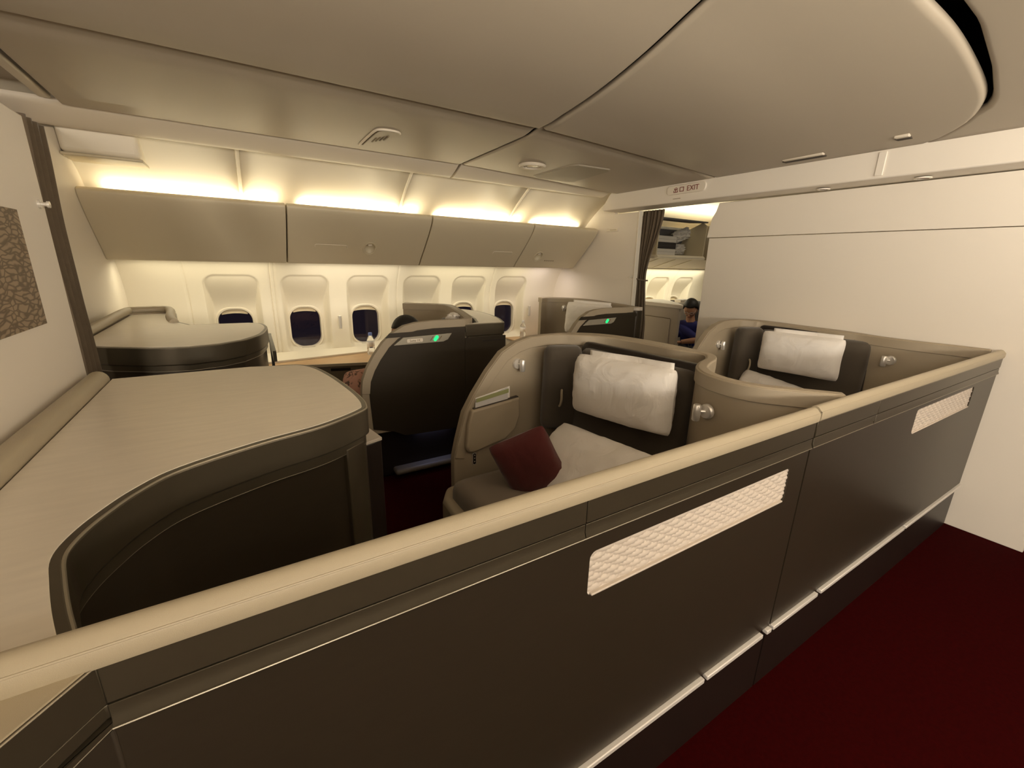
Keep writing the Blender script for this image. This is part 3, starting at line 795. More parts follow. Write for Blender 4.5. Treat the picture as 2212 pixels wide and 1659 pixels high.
# ------------ centre suite 1 shell
def centre_suite(dx, outer_tail, lb, first):
    root = thing('seat_suite', lb, 'seat suite', (1.3+dx, 1.4, 0), 'centre seat suites')
    ctrl = [(.89+dx, 2.06), (1.10+dx, 2.06), (1.35+dx, 2.06), (1.52+dx, 2.06)]+outer_tail
    path = smoothpoly(ctrl, 8)
    prof = side_profile()+[(.7, 1.15), (1.2, 1.14), (3.5, 1.137)]
    def th(s): return .05 if s < .66 else (.05+.06*sstep(.66, .86, s)-.065*sstep(1.50, 1.75, s))
    sh, band, at, nrm, Lt = shell(root, path, prof, .20, th, -1)
    # rim bands: side/front part, back part (separate pieces with a visible joint)
    band('rim', .004, .062, .006, M['leather'], 'in')
    # upholstery
    seat_furniture(root, dx)
    ax = Vector((.185, -.075, 0)).normalized()
    fr = frame((1.505+dx, 1.880, .865), ax, (.06*.3, 0, 1), ax.cross(Vector((0, 0, 1))))
    sc_ = obj('side_cushion', *rbox(fr, .215, .49, .10, .04, puff=.008), M['seat'], root)
    c = Vector((1.465+dx, 1.858, .83))-Vector(ax.cross(Vector((0, 0, 1))))*0
    nn = ax.cross(Vector((0, 0, 1)))
    p0 = Vector((1.487+dx, 1.880, .82))+nn*.062
    obj('strap', *tube(smoothpoly([p0+Vector((.006, 0, .048)), p0+Vector((0, 0, .036))+nn*.016, p0+nn*.020, p0+Vector((-.004, 0, -.034))+nn*.012, p0+Vector((-.006, 0, -.045))], 4), .007, 8), M['capl'], sc_)
    bx = Vector((.08, -.70, 0)).normalized(); bn = bx.cross(Vector((0, 0, 1)))
    up = (Vector((0, 0, 1))-bn*-.12).normalized() if bn.x > 0 else (Vector((0, 0, 1))-bn*.12).normalized()
    bn = bx.cross(up)
    fr = frame((1.668+dx, 1.51, .765), bx, up, bn)
    obj('backrest', *rbox(fr, .72, .66, .13, .05, puff=.015), M['seat'], root)
    fr2 = frame((1.70+dx, 1.52, .80), bx, up, bn)
    obj('backrest_frame', *rbox(fr2, .75, .64, .10, .03), M['vdark'], root)
    if first:
        # pocket, slot, outlet on the inner face of the side panel
        yy = 2.01
        obj('literature_pocket', *prism([(.948+dx, .56), (.962+dx, .70), (.985+dx, .775), (1.29+dx, .808), (1.297+dx, .70), (1.27+dx, .62), (1.20+dx, .565), (1.0+dx, .525), (.965+dx, .53)], yy-.035, yy+.002, 'y'), M['leather'], root, bevel=.012, seg=3)
        obj('pocket_slot', *prism([(1.0+dx, .775), (1.285+dx, .806), (1.285+dx, .812), (1.0+dx, .782)], yy-.024, yy-.001, 'y'), M['gap'], root)
        oo = obj('power_outlet', *prism(rrect(1.012+dx, .475, .013, .038, .013), yy-.008, yy+.002, 'y'), M['silver'], root, bevel=.002)
        obj('socket_face', *prism(rrect(1.012+dx, .475, .009, .033, .009), yy-.0095, yy-.007, 'y'), M['vdark'], oo)
        for k in (-.016, .004, .022):
            obj('socket_hole', *lathe((1.012+dx, yy-.0095, .475+k), [(.004, 0), (.004, -.001), (.001, -.001)], 10, 'y'), M['silver'], oo)
    return root
tail1 = [(1.66, 2.05), (1.80, 2.00), (1.90, 1.90), (1.96, 1.75), (1.985, 1.55), (1.985, 1.36), (1.955, 1.25), (1.87, 1.178), (1.76, 1.135), (1.665, 1.08), (1.605, 1.0), (1.59, .90), (1.615, .82), (1.69, .73), (1.775, .625)]
centre_suite(0, tail1, 'tan leather centre seat suite with maroon cushion, nearer to the camera', True)
tail2 = [(3.46, 2.055), (3.57, 2.01), (3.635, 1.92), (3.66, 1.78), (3.668, 1.6), (3.665, 1.38), (3.645, 1.26), (3.615, 1.17), (3.60, 1.08), (3.60, .98), (3.615, .88), (3.64, .76), (3.655, .625)]
centre_suite(1.85, tail2, 'tan leather centre seat suite against the rear bulkhead', False)

reading_light((1.285, 2.010, 1.000), (0, -1, 0), (1, 0, 0), 'silver reading light on the side panel above the magazine pocket')
reading_light((1.538, .975, .994), (-.98, .10, 0), (0, 1.4, 0), 'silver reading light on the wing of the nearer centre suite, beside the rail')
reading_light((3.175, 2.010, .968), (0, -1, 0), (1, 0, 0), 'silver reading light on the side panel of the rear centre suite')
reading_light((3.530, 1.03, 1.000), (-.98, .1, 0), (0, 1.4, 0), 'silver reading light to the right of the rear head pillow')

# magazines in the pocket
t = thing('magazine', 'white magazines with green edge standing in the leather seat pocket', 'magazine', (1.12, 1.99, .8))
obj('cover', *prism([(1.010, .70), (1.012, .812), (1.215, .872), (1.222, .70)], 1.992, 1.997, 'y'), M['white2'], t)
obj('back_cover', *prism([(1.018, .70), (1.018, .835), (1.235, .875), (1.240, .70)], 2.002, 2.0055, 'y'), M['white'], t)
obj('green_strip', *prism([(1.018, .812), (1.018, .833), (1.222, .866), (1.222, .842)], 1.9905, 1.9925, 'y'), mat('olive_print', (.30, .32, .14), .6), t)

# ------------ pillows and cushions
def mk_pillow(name, lb, cat, c, ax, up, w_, h_, t_, m, grp=None, seed=0, wr=.006, hem=False, pw=3.2):
    ax = Vector(ax).normalized(); n = ax.cross(Vector(up)).normalized(); up = n.cross(ax).normalized()
    root = thing(name, lb, cat, c, grp)
    obj('cover', *pillow(frame(c, ax, up, n), w_, h_, t_, seed=seed, wr=wr, pw=pw), m, root)
    if hem:
        fr = frame(Vector(c)+up*(h_/2-.004), ax, up, n)
        def fn(u, v):
            a = (-.36+.80*u)*w_; return fr(a, -.03+.052*v, -.012+.006*math.sin(u*9)+.004*v)
        V, F = grid(fn, 24, 4)
        o = obj('open_hem', V, F, m, root); s = o.modifiers.new('s', 'SOLIDIFY'); s.thickness = .006
    return root
mk_pillow('head_pillow', 'white head pillow hung on the nearer centre backrest', 'pillow', (1.508, 1.420, .960), (.10, -.57, .02), (.05, 0, 1), .575, .32, .20, M['white'], 'white head pillows', 1, hem=True)
mk_pillow('head_pillow', 'white head pillow hung on the backrest of the rear centre suite', 'pillow', (3.35, 1.495, .965), (.06, -.50, .005), (.05, 0, 1), .54, .30, .19, M['white'], 'white head pillows', 5, hem=True)
mk_pillow('bed_pillow', 'large white pillow leaning on the nearer centre seat behind the maroon cushion', 'pillow', (1.30, 1.38, .585), (.06, -.62, .02), (.35, 0.06, .32), .70, .44, .19, M['white'], 'large white pillows', 9, wr=.012)
mk_pillow('bed_pillow', 'white pillow lying low in the rear centre seat under the head pillow', 'pillow', (3.25, 1.58, .60), (.10, -.50, -.09), (.25, .06, .30), .56, .40, .16, M['white'], 'large white pillows', 13, wr=.010)
mk_pillow('throw_cushion', 'dark maroon throw cushion propped on the nearer centre seat', 'cushion', (1.085, 1.56, .618), (.24, -.17, .15), (.0, -.03, .30), .30, .34, .16, M['red'], None, 17, wr=.004, pw=2.6)

# ================================================================== WINDOW SUITES
def window_suite(dx, dy, prof, tail, lb, label_txt, front=.59, plen=.745):
    root = thing('window_suite', lb, 'seat suite', (1.2+dx, 3.3+dy, 0), 'window seat suites')
    ctrl = [(front+dx, 2.80+dy), (.9+dx, 2.80+dy), (1.28+dx, 2.80+dy)]+tail
    path = smoothpoly(ctrl, 8)
    sh, band, at, nrm, Lt = shell(root, path, prof, .40, .045, 1)
    band('rim', -.002, .052, .010, M['leather'], 'out')
    band('inner_rim', .004, .060, .006, M['leather'], 'in')
    # dark outer cladding following the curved edge
    x0 = front+dx; yk = 2.80+dy
    L = [(s, z) for s, z in prof if s <= .66]
    inner = []
    for i, (s, z) in enumerate(L):
        a = Vector(L[max(0, i-1)]); b = Vector(L[min(len(L)-1, i+1)]); d = (b-a).normalized(); nn = Vector((d.y, -d.x))
        q = Vector((s, z))+nn*.050; inner.append((x0+q.x, q.y))
    poly = inner+[(x0+plen, L[-1][1]-.05), (x0+plen, .34), (x0+.28, .355), (x0+.20, .40), (x0+.06, .44)]
    obj('outer_panel', *prism(poly, yk-.008, yk+.002, 'y'), M['dark'], root, bevel=.002)
    obj('panel_reveal', *prism([(p[0], p[1]-.0) for p in [(x0+.20, 1.088), (x0+plen, 1.094), (x0+plen, 1.064), (x0+.17, 1.058)]], yk-.014, yk-.006, 'y'), M['dark'], root)
    # name plate with green light
    X0 = x0+.213
    pl = obj('name_plate', *prism([(X0+.01, 1.006), (X0+.075, 1.055), (X0+.425, 1.064), (X0+.395, 1.022), (X0+.36, 1.008)], yk-.018, yk-.008, 'y'), M['label'], root, bevel=.002)
    pl['label'] = 'light bronze name plate with green lamp'
    obj('lamp', *prism(rot_capsule(X0+.305, 1.036, .011, .022, -38), yk-.024, yk-.016, 'y'), M['green'], pl)
    for d in (-.03, .032): obj('tick_mark', *prism(rot_capsule(X0+.305+d, 1.036, .003, .018, -38), yk-.020, yk-.017, 'y'), M['printg'], pl)
    obj('number_tab', *prism(rrect(X0+.155, 1.031, .055, .012, .006), yk-.0195, yk-.016, 'y'), M['sign'] if label_txt else M['label'], pl)
    if label_txt: text('lettering', label_txt, (X0+.118, yk-.0200, 1.0235), (1, 0, 0), (0, 0, 1), .022, M['printg'], pl)
    # seat inside
    obj('backrest', *rbox(frame((1.45+dx, 3.35+dy, .72), (.22, .90, 0), (.1, 0, 1), (-.97, .22, .1)), .62, .70, .13, .05, puff=.01), M['seat'], root)
    obj('seat_cushion', *rbox(frame((.98+dx, 3.30+dy, .42), (1, 0, 0), (0, 1, 0), (0, 0, 1)), .78, .80, .14, .05, puff=.01), M['seat2'], root)
    obj('seat_base', *prism([(.62+dx, 2.92+dy), (1.45+dx, 2.92+dy), (1.55+dx, 3.7+dy), (.62+dx, 3.7+dy)], 0.0, .38), M['vdark'], root, bevel=.02)
    obj('foot_step', *box(.80+dx, 1.42+dx, 2.835+dy, 2.93+dy, .03, .075), mat('step_taupe', (.16, .14, .12), .5), root, bevel=.02, seg=3)
    return root
def rot_capsule(cx, cz, r, h, deg):
    pts = []; a0 = R(deg)
    for i in range(9): a = math.pi*i/8; pts.append((r*math.cos(a), h-r+r*math.sin(a)))
    for i in range(9): a = math.pi+math.pi*i/8; pts.append((r*math.cos(a), -(h-r)+r*math.sin(a)))
    return [(cx+x*math.cos(a0)-z*math.sin(a0), cz+x*math.sin(a0)+z*math.cos(a0)) for x, z in pts]
KP = [(0, .55), (.0, .72), (.015, .79), (.045, .87), (.09, .945), (.155, 1.03), (.225, 1.09), (.30, 1.13), (.38, 1.147), (.50, 1.155), (.66, 1.155), (3, 1.15)]
KP[0] = (-.0, .60)
KP = [(0, .70), (.012, .79), (.045, .87), (.09, .945), (.155, 1.03), (.225, 1.09), (.30, 1.13), (.38, 1.147), (.50, 1.155), (.66, 1.155), (4, 1.145)]
window_suite(0, 0, KP, [(1.36, 2.815), (1.43, 2.89), (1.50, 3.10), (1.60, 3.45), (1.69, 3.80), (1.67, 3.95), (1.58, 4.06), (1.47, 4.16), (1.37, 4.25)],
             'front window suite with dark outer panel and a seated passenger', 'Suite 1K')
suite_r = window_suite(1.84, .25, KP, [(3.24, 3.055), (3.36, 3.09), (3.42, 3.20), (3.50, 3.60), (3.57, 3.92), (3.54, 4.12), (3.44, 4.30), (3.27, 4.45), (3.12, 4.42)],
             'rear window suite with dark outer panel by the doorway curtain', None, plen=.93)
mk_pillow('head_pillow', 'white pillow in the rear window suite, partly hidden by its curved rim', 'pillow', (3.22, 3.62, .97), (.15, -.55, 0), (.1, 0, 1), .60, .36, .15, M['white'], 'white head pillows', 21, hem=True)
mk_pillow('blanket', 'crumpled white linen showing above the front window suite rim', 'blanket', (1.44, 3.22, 1.07), (.12, .30, 0.0), (.03, 0, 1), .22, .16, .12, M['white'], None, 31, wr=.03)
reading_light((3.40, 4.27, 1.03), (-.7, -.7, 0), (0, 0, 0), 'silver reading light inside the rear window suite')

# patterned cushion in the front window suite
mk_pillow('patterned_cushion', 'pink cushion with brown twig print in the front window suite', 'cushion', (.745, 3.12, .665), (1, -.1, 0), (0, .5, .8), .44, .27, .16, M['floral'], None, 41, wr=.006, pw=1.9)

# ================================================================== CONSOLES
def console(name, lb, grp, poly, zt=1.12, band=.085, inset=.02, topm='top', z0=0., edge_hi=True):
    cx = sum(p[0] for p in poly)/len(poly); cy_ = sum(p[1] for p in poly)/len(poly)
    root = thing(name, lb, 'console', (cx, cy_, 0), grp)
    def shrink(P, d):
        # offset polygon inwards by d
        n = len(P); A = sum(P[i][0]*P[(i+1) % n][1]-P[(i+1) % n][0]*P[i][1] for i in range(n)); sg = 1 if A > 0 else -1
        out = []
        for i in range(n):
            a, b, c = Vector(P[i-1]), Vector(P[i]), Vector(P[(i+1) % n])
            d1 = (b-a).normalized(); d2 = (c-b).normalized()
            n1 = Vector((-d1.y, d1.x))*sg; n2 = Vector((-d2.y, d2.x))*sg; m = (n1+n2)
            m = m.normalized()/max(.4, m.normalized().dot(n1)) if m.length > 1e-6 else n1
            out.append(tuple(b+m*d))
        return out
    tp = shrink(poly, .017); x_lo = min(p[0] for p in poly); y_lo = min(p[1] for p in poly); y_hi = max(p[1] for p in poly)
    tp = [(x_lo+.002 if p[0] < x_lo+.02 else q[0], (p[1]-.002 if p[1] > y_hi-.03 and p[0] < .1 else p[1]+.002 if (p[1] < y_lo+.002 and y_lo < 1) else q[1])) for p, q in zip(poly, tp)]
    obj('top_panel', *prism(tp, zt-.012, zt+.0012), M[topm], root, bevel=.001)
    obj('edge_band', *prism(poly, zt-band, zt), M['band'], root, bevel=.007, seg=3, angle=50)
    pb = shrink(poly, .003); pb = pb+[pb[0]]
    obj('edge_highlight', *tube([(x, y, zt-.0026) for x, y in pb], .0028, 6), M['brz_hi'], root)  # highlight on the rim drawn as a bright tube
    pb = shrink(poly, .012); pb = pb+[pb[0]]
    obj('lower_edge_line', *tube([(x, y, zt-band-.029) for x, y in pb], .0022, 6), M['brz_hi'], root)  # pale tube stands in for the highlight under the lower band
    obj('lower_band', *prism(shrink(poly, .010), zt-band-.030, zt-band+.002), M['band'], root, bevel=.004, angle=50)
    obj('body', *prism(shrink(poly, inset), z0, zt-band-.028), M['dark'], root, bevel=.003, angle=50)
    return root, shrink
# nearest console
edge = smoothpoly([(.10, 1.975), (.175, 1.955), (.225, 1.87), (.258, 1.72), (.280, 1.55), (.292, 1.40), (.288, 1.30), (.262, 1.250), (.144, 1.172), (0, 1.122), (-.145, 1.050), (-.205, .985), (-.243, .910), (-.262, .850), (-.266, .800), (-.252, .740), (-.232, .67), (-.212, .61)], 5)
poly = [(-.428, 1.99), (0.0, 1.99)]+edge+[(-.428, .61)]
root, shrink = console('front_console', 'large cream topped console with bronze edge in the left foreground', 'suite front consoles', poly)
# corner post and seam, pod beside it
obj('corner_post', *prism([(.205, 1.215), (.262, 1.262), (.282, 1.32), (.25, 1.36), (.17, 1.25)], .05, 1.02), M['band'], root, bevel=.004)
obj('side_pod', *prism([(.272, 1.34), (.341, 1.366), (.325, 1.465), (.27, 1.50)], .52, .966), M['vdark'], root, bevel=.003)
obj('pod_lid', *prism([(.270, 1.338), (.343, 1.364), (.327, 1.467), (.268, 1.502)], .966, .977), M['cab'], root, bevel=.002)
obj('foot_rest', *box(-.05, .30, 1.25, 1.85, .06, .40), M['vdark'], root, bevel=.03)
mk_pillow('folded_blanket', 'white folded linen below the pod of the foreground console', 'blanket', (.34, 1.37, .43), (.30, .1, -.05), (0, .5, .25), .32, .26, .10, M['white'], None, 51)
# leather rail along the bulkhead side of it
t = thing('leather_rail', 'cream leather roll rail along the forward bulkhead behind the foreground console', 'rail', (-.465, 1.3, 1.1))
obj('roll', *tube([(-.459, .58, 1.125), (-.459, 1.97, 1.125), (-.459, 1.985, 1.125), (-.459, 1.993, 1.125)], [.031, .031, .025, .012], 20), M['capl'], t)
obj('support', *box(-.498, -.432, .30, 1.985, .0, 1.12), M['leather'], t, bevel=.006)

# far front console (window side)
polyk = smoothpoly([(-.02, 2.68), (.06, 2.83), (.10, 3.00), (.115, 3.17), (.09, 3.33), (0.02, 3.40)], 5)
polyk = [(-.70, 4.15), (-.70, 2.82), (-.57, 2.70), (-.40, 2.60), (-.25, 2.565), (-.12, 2.60)]+polyk+[(-.30, 3.42), (-.38, 3.60), (-.44, 4.15)]
root, _ = console('front_console', 'cream topped console of the front window suite by the forward bulkhead', 'suite front consoles', polyk, 1.12, .09)
obj('post', *box(.128, .146, 3.50, 3.53, .40, 1.02), M['vdark'], root)
obj('brace', *prism([(3.10, .90), (3.50, .985), (3.50, 1.02), (3.10, .97)], .125, .145, 'x'), M['band'], root)
t = thing('leather_rail', 'tan leather rail around the console of the front window suite', 'rail', (-.65, 3.4, 1.13))
pts = [(-.735, 2.86, 1.135), (-.73, 3.4, 1.14), (-.725, 4.08, 1.145), (-.68, 4.17, 1.145), (-.52, 4.20, 1.145), (-.47, 4.12, 1.14), (-.44, 3.80, 1.13), (-.40, 3.58, 1.115)]
obj('roll', *tube(smoothpoly(pts, 5), .028, 12), M['capl'], t)
obj('support', *prism([(-.76, 2.84), (-.715, 2.84), (-.715, 4.1), (-.50, 4.17), (-.50, 4.21), (-.76, 4.20)], 0, 1.13), M['leather'], t, bevel=.004)

# second window-side console (behind the front window suite)
pk2 = smoothpoly([(1.50, 2.788), (1.60, 2.786), (1.662, 2.798), (1.69, 2.86), (1.76, 3.05), (1.81, 3.30), (1.82, 3.55), (1.78, 3.72)], 5)
pk2 = [(1.335, 2.788), (1.40, 2.788)]+pk2+[(1.73, 3.78), (1.62, 3.36), (1.54, 3.06), (1.46, 2.86)]
root, _ = console('front_console', 'cream topped dark console joined behind the front window suite', 'suite front consoles', pk2, 1.118, .09)
obj('door_seam', *prism([(1.475, .985), (1.655, .985), (1.655, .995), (1.475, .995)], 2.7905, 2.80, 'y'), M['vdark'], root)
obj('tall_side', *box(1.336, 1.675, 2.792, 2.812, .36, 1.02), M['dark'], root)
# small rounded end of the rear window suite
obj('end_post_cap', *prism(rrect(3.385, 3.085, .062, .055, .045), 1.118, 1.150), M['cab'], suite_r, bevel=.004)
obj('end_post', *prism(rrect(3.385, 3.085, .060, .053, .043), 0, 1.118), M['dark'], suite_r, bevel=.003)

# ================================================================== AISLE PARTITION
YP = .575
def cap_profile(cz_):
    return [(YP-.006, cz_-.043), (YP-.0075, cz_-.038), (YP-.0075, cz_-.020), (YP-.005, cz_-.015), (YP+.004, cz_-.0045), (YP+.008, cz_-.002), (YP+.014, cz_), (YP+.020, cz_-.001), (YP+.025, cz_-.005), (YP+.027, cz_-.012), (YP+.027, cz_-.043)]
def partition(X0, X1, lb, vent, capz, flare=False, joints=()):
    root = thing('aisle_partition', lb, 'partition', ((X0+X1)/2, YP, 0), 'aisle partition sections')
    xa = X0+(.002 if X0 > 0 else 0); xb = X1-.002
    # cap: rounded cream rail
    pr = cap_profile(capz)
    obj('cap_rail', *prism(pr, xa if X0 > 0 else -.497, xb, 'x'), M['capl'], root, angle=60)
    obj('cap_bead', *tube([(xa if X0 > 0 else -.497, YP-.005, capz-.0165), (xb, YP-.005, capz-.0165)], .002, 6), M['capl'], root)
    # band and second band
    zb1 = capz-.043
    segs = [xa]+[j for j in joints]+[xb]
    for a, b in zip(segs, segs[1:]):
        obj('upper_band', *box(a+(.001 if a > 0 else 0), b-.001, YP-.002, YP+.0172, 1.037, zb1+.001), M['band'], root, bevel=.002)
        obj('lower_band', *join(prism([(YP-.0005, 1.034), (YP-.0005, 1.014), (YP-.004, 1.006), (YP-.004, 1.000), (YP+.0172, 1.000), (YP+.0172, 1.034)], a+(.001 if a > 0 else 0), b-.001, 'x')), M['band'], root, bevel=.001)
    x_ = xa if X0 > 0 else xa
    for z_, y_, r_b in ((1.0925, YP-.003, .0013), (1.0015, YP-.004, .0014)): obj('highlight_bead', *tube([(x_, y_, z_), (xb, y_, z_)], r_b, 6), M['brz_hi'], root)  # highlights along the band edges, modelled as bright lines
    # panel with a window for the vent
    vx0, vx1, vz0, vz1 = vent
    body = []
    P = prism(rrect((vx0+vx1)/2, (vz0+vz1)/2, (vx1-vx0)/2, (vz1-vz0)/2, .018), 0, 0, 'y')
    hole = rrect((vx0+vx1)/2, (vz0+vz1)/2, (vx1-vx0)/2, (vz1-vz0)/2, .018, 6)
    # faces of panel front as ring between outer rectangle and rounded hole
    zlo, zhi = .298, .999
    n = len(hole); V = []; F = []
    yF = YP+.003
    V += [(x, yF, z) for x, z in hole]
    def q4(a, b, c, d):
        k = len(V); V.extend([(x, yF, z) for x, z in (a, b, c, d)]); F.append((k, k+1, k+2, k+3))
    q4((xa, zlo), (xb, zlo), (xb, vz0), (xa, vz0)); q4((xa, vz1), (xb, vz1), (xb, zhi), (xa, zhi))
    q4((xa, vz0), (vx0, vz0), (vx0, vz1), (xa, vz1)); q4((vx1, vz0), (xb, vz0), (xb, vz1), (vx1, vz1))
    for qn, c in enumerate(((vx1, vz1), (vx0, vz1), (vx0, vz0), (vx1, vz0))):
        k = len(V); V.append((c[0], yF, c[1]))
        for i in range(6): F.append((k, qn*7+i, qn*7+i+1))
    m0 = len(V)
    V += [(x, yF+.014, z) for x, z in hole]
    F += [(i, (i+1) % n, m0+(i+1) % n, m0+i) for i in range(n)]
    obj('panel', V, F, M['dark'], root, smooth=False)
    obj('core', *box(xa, xb, YP+.0175, YP+.027, .06, capz-.043), M['leather'], root)
    # sealed edges of the panel
    obj('panel_edge', *join(box(xa, xa+.003, YP+.0032, YP+.018, zlo, zhi), box(xb-.003, xb, YP+.0032, YP+.018, zlo, zhi), box(xa, xb, YP+.0034, YP+.018, zlo, zlo+.003)), M['dark'], root)
    # embossed vent grille: staggered lens-shaped scales
    nu, nv = int((vx1-vx0)/.0026), int((vz1-vz0)/.0026)
    pw_, ph_ = .052, .027
    def fn(u, v):
        x = vx0-.004+(vx1-vx0+.008)*u; z = vz0-.004+(vz1-vz0+.008)*v
        best = 0
        r0 = math.floor(z/ph_*2)
        for rr_ in (r0-1, r0, r0+1, r0+2):
            cz_ = rr_*ph_/2; ox = (rr_ % 2)*pw_/2
            c0 = round((x-ox)/pw_)*pw_+ox
            dx = (x-c0)/(pw_*.56); dz = (z-cz_)/(ph_*.36)
            q = 1-dx*dx-dz*dz
            if q > best: best = q
        return (x, YP+.0150-.0090*math.sqrt(best), z)
    g = obj('vent_grille', *grid(fn, nu, nv), M['vent'], root, recalc=False)
    g['label'] = 'white embossed lattice vent'
    obj('vent_lip', *box(vx0+.012, vx1-.012, YP+.000, YP+.016, vz0+.0005, vz0+.006), M['vent'], root, bevel=.002)
    # bright strip near the floor and recessed toe panel
    return root
def strips(root, spans):
    for a, b in spans:
        obj('kick_strip', *box(a+.004, b-.004, YP-.010, YP+.01, .279, .296), M['strip'], root, bevel=.003)
def toe(root, a, b):
    obj('toe_panel', *box(a+.002, b-.002, YP+.012, YP+.04, .0, .28), M['vdark'], root)
rootA = partition(-.195, 1.495, 'long dark bronze aisle partition with cream rail and white vent in the foreground', (.570, 1.395, .838, .955), 1.136, joints=(.547,))
strips(rootA, ((.0, 1.105), (1.112, 1.44), (1.46, 1.497))); toe(rootA, -.195, 1.495)
rootB = partition(1.50, 3.665, 'rear section of the bronze aisle partition running to the bulkhead', (2.45, 3.27, .860, .975), 1.139, joints=(1.98,))
strips(rootB, ((1.502, 1.84), (1.86, 2.75), (2.76, 3.655))); toe(rootB, 1.50, 3.665)
obj('panel_joint', *box(1.955, 1.965, YP-.005, YP+.0, 1.0, 1.012), M['band'], rootB)
# flared forward end turning into the aisle
root = thing('aisle_partition', 'angled forward end of the bronze aisle partition with a cream shelf top, lower left corner', 'partition', (-.3, .4, 0), 'aisle partition sections')
dv = Vector((-.64, -.77)).normalized(); nv_ = Vector((dv.y, -dv.x)); A = Vector((-.197, YP)); L_ = .40
if nv_.x < 0: nv_ = -nv_
def slab(name, off0, off1, z0, z1, m, l=L_, bev=.002):
    a = A+nv_*-off0; b = A+nv_*-off1
    a2 = Vector((A.x+.0025, YP+off0)); b2 = Vector((A.x+.0025, YP+off1)); poly = [tuple(a), tuple(a+dv*l), tuple(b+dv*l), tuple(b2), tuple(a2)]
    return obj(name, *prism(poly, z0, z1), m, root, bevel=bev)
slab('upper_band', -.002, .03, 1.037, 1.094, M['band'])
slab('lower_band', .0005, .03, 1.014, 1.034, M['band'])
slab('lower_edge_line', -.004, .03, 1.000, 1.010, M['band'])
for z_ in (1.0935, 1.0015):
    p_ = A+nv_*.003
    obj('highlight_bead', *tube([(p_.x, p_.y, z_), (p_.x+dv.x*L_, p_.y+dv.y*L_, z_)], .0014, 6), M['brz_hi'], root)  # same painted highlight lines carried along the flared end
slab('panel', .003, .03, .298, .999, M['dark'])
slab('toe_panel', .015, .03, 0, .296, M['vdark'])
obj('shelf_top', *prism([(A.x, YP+.0), (XFW, YP+.0), (XFW, (A+dv*((A.x-XFW)/.64)).y+.0), ], 1.080, 1.0955), M['capl'], root, bevel=.002)
# ================================================================== CURTAINS
def curtain(name, lb, x, ztop, yfun, tie_lb=None, pleats=7, amp=.018, zb=.02, stitch=None):
    """yfun(z)->(y0,y1)"""
    root = thing(name, lb, 'curtain', (x, sum(yfun(1.2))/2, 0), 'gathered curtains')
    nu, nv = pleats*10, 60
    def fn(u, v):
        z = zb+(ztop-zb)*v; a, b = yfun(z)
        wdt = abs(b-a); am = amp*min(1.4, .5+wdt/.3)
        return (x+am*math.sin(u*pleats*2*math.pi+.6*math.sin(z*3))+.006*math.sin(u*23+z*5), a+(b-a)*u, z)
    V, F = grid(fn, nu, nv)
    o = obj('fabric', V, F, M['curtain'], root, recalc=False)
    s = o.modifiers.new('s', 'SOLIDIFY'); s.thickness = .003
    return root
curtain('aisle_curtain', 'narrow brown gathered curtain at the edge of the forward bulkhead', -.60, 2.02, lambda z: (2.33+.03*sstep(1.5, 2.0, z)+.02*math.sin(z*4), 2.63+.03*math.sin(z*3)-.05*sstep(.5, .1, abs(z-1.5))), pleats=4, amp=.020)
root = curtain('aisle_curtain', 'brown pleated curtain tied back at the left of the rear doorway', 3.745, 2.11,
        lambda z: (3.44, 3.44-(.115+.155*sstep(1.42, 2.09, z)+.055*sstep(1.46, .9, z))), pleats=6, amp=.014)
obj('tie_band', *tube([(3.77, 3.445, 1.42), (3.72, 3.43, 1.415), (3.715, 3.38, 1.405), (3.725, 3.32, 1.40), (3.77, 3.315, 1.40)], .008, 8), M['curtain'], root)
t = thing('curtain_stud', 'small silver curtain stud on the doorway jamb beside the tied curtain', 'stud', (3.68, 3.46, 1.43))
obj('base', *lathe((3.68, 3.46, 1.43), [(.012, 0), (.012, -.006), (.006, -.008), (.006, -.018), (.011, -.02), (.011, -.028), (.002, -.03)], 16, 'x'), M['silver'], t)

# ================================================================== NEXT CABIN
struct('wall_far_next', grid(lambda u, v: (3.78+3.0*u, 4.87-.9*max(0, (.3+1.215*v)-1.1)**2, .3+1.215*v), 30, 40), M['side'], 'sidewall of the next cabin', recalc=False)
bpy.data.objects.remove(bpy.data.objects['wall_far_next'])
sidewall('wall_far_next', 'cream sidewall of the next cabin with window scoops', 3.78, 7.2, [5.16, 5.76, 6.37], [5.46, 6.07])
for cx in (5.16, 5.76, 6.37): window(cx, .98)
prof = smoothpoly([(4.68, 1.52), (4.74, 1.8), (4.70, 2.1), (4.5, 2.30), (4.1, 2.42), (3.3, 2.46), (2.4, 2.46)], 5)
n = len(prof); V = [(3.74, y, z) for y, z in prof]+[(7.2, y, z) for y, z in prof]
struct('ceiling_next', (V, [(i, i+1, n+i+1, n+i) for i in range(n-1)]), M['side'], 'cream ceiling of the next cabin', recalc=False)
struct('ceiling_next_flat', box(3.76, 7.3, -1.9, 2.45, 2.46, 2.49), M['side'], 'flat ceiling of the next cabin', smooth=False)
struct('wall_next_end', box(7.2, 7.25, -1.9, 5.0, 0, 2.6), M['wall'], 'far end wall of the next cabin', smooth=False)
struct('wall_next_near', box(4.0, 7.3, -1.9, -1.86, 0, 2.6), M['wall'], 'near wall of the next cabin', smooth=False)
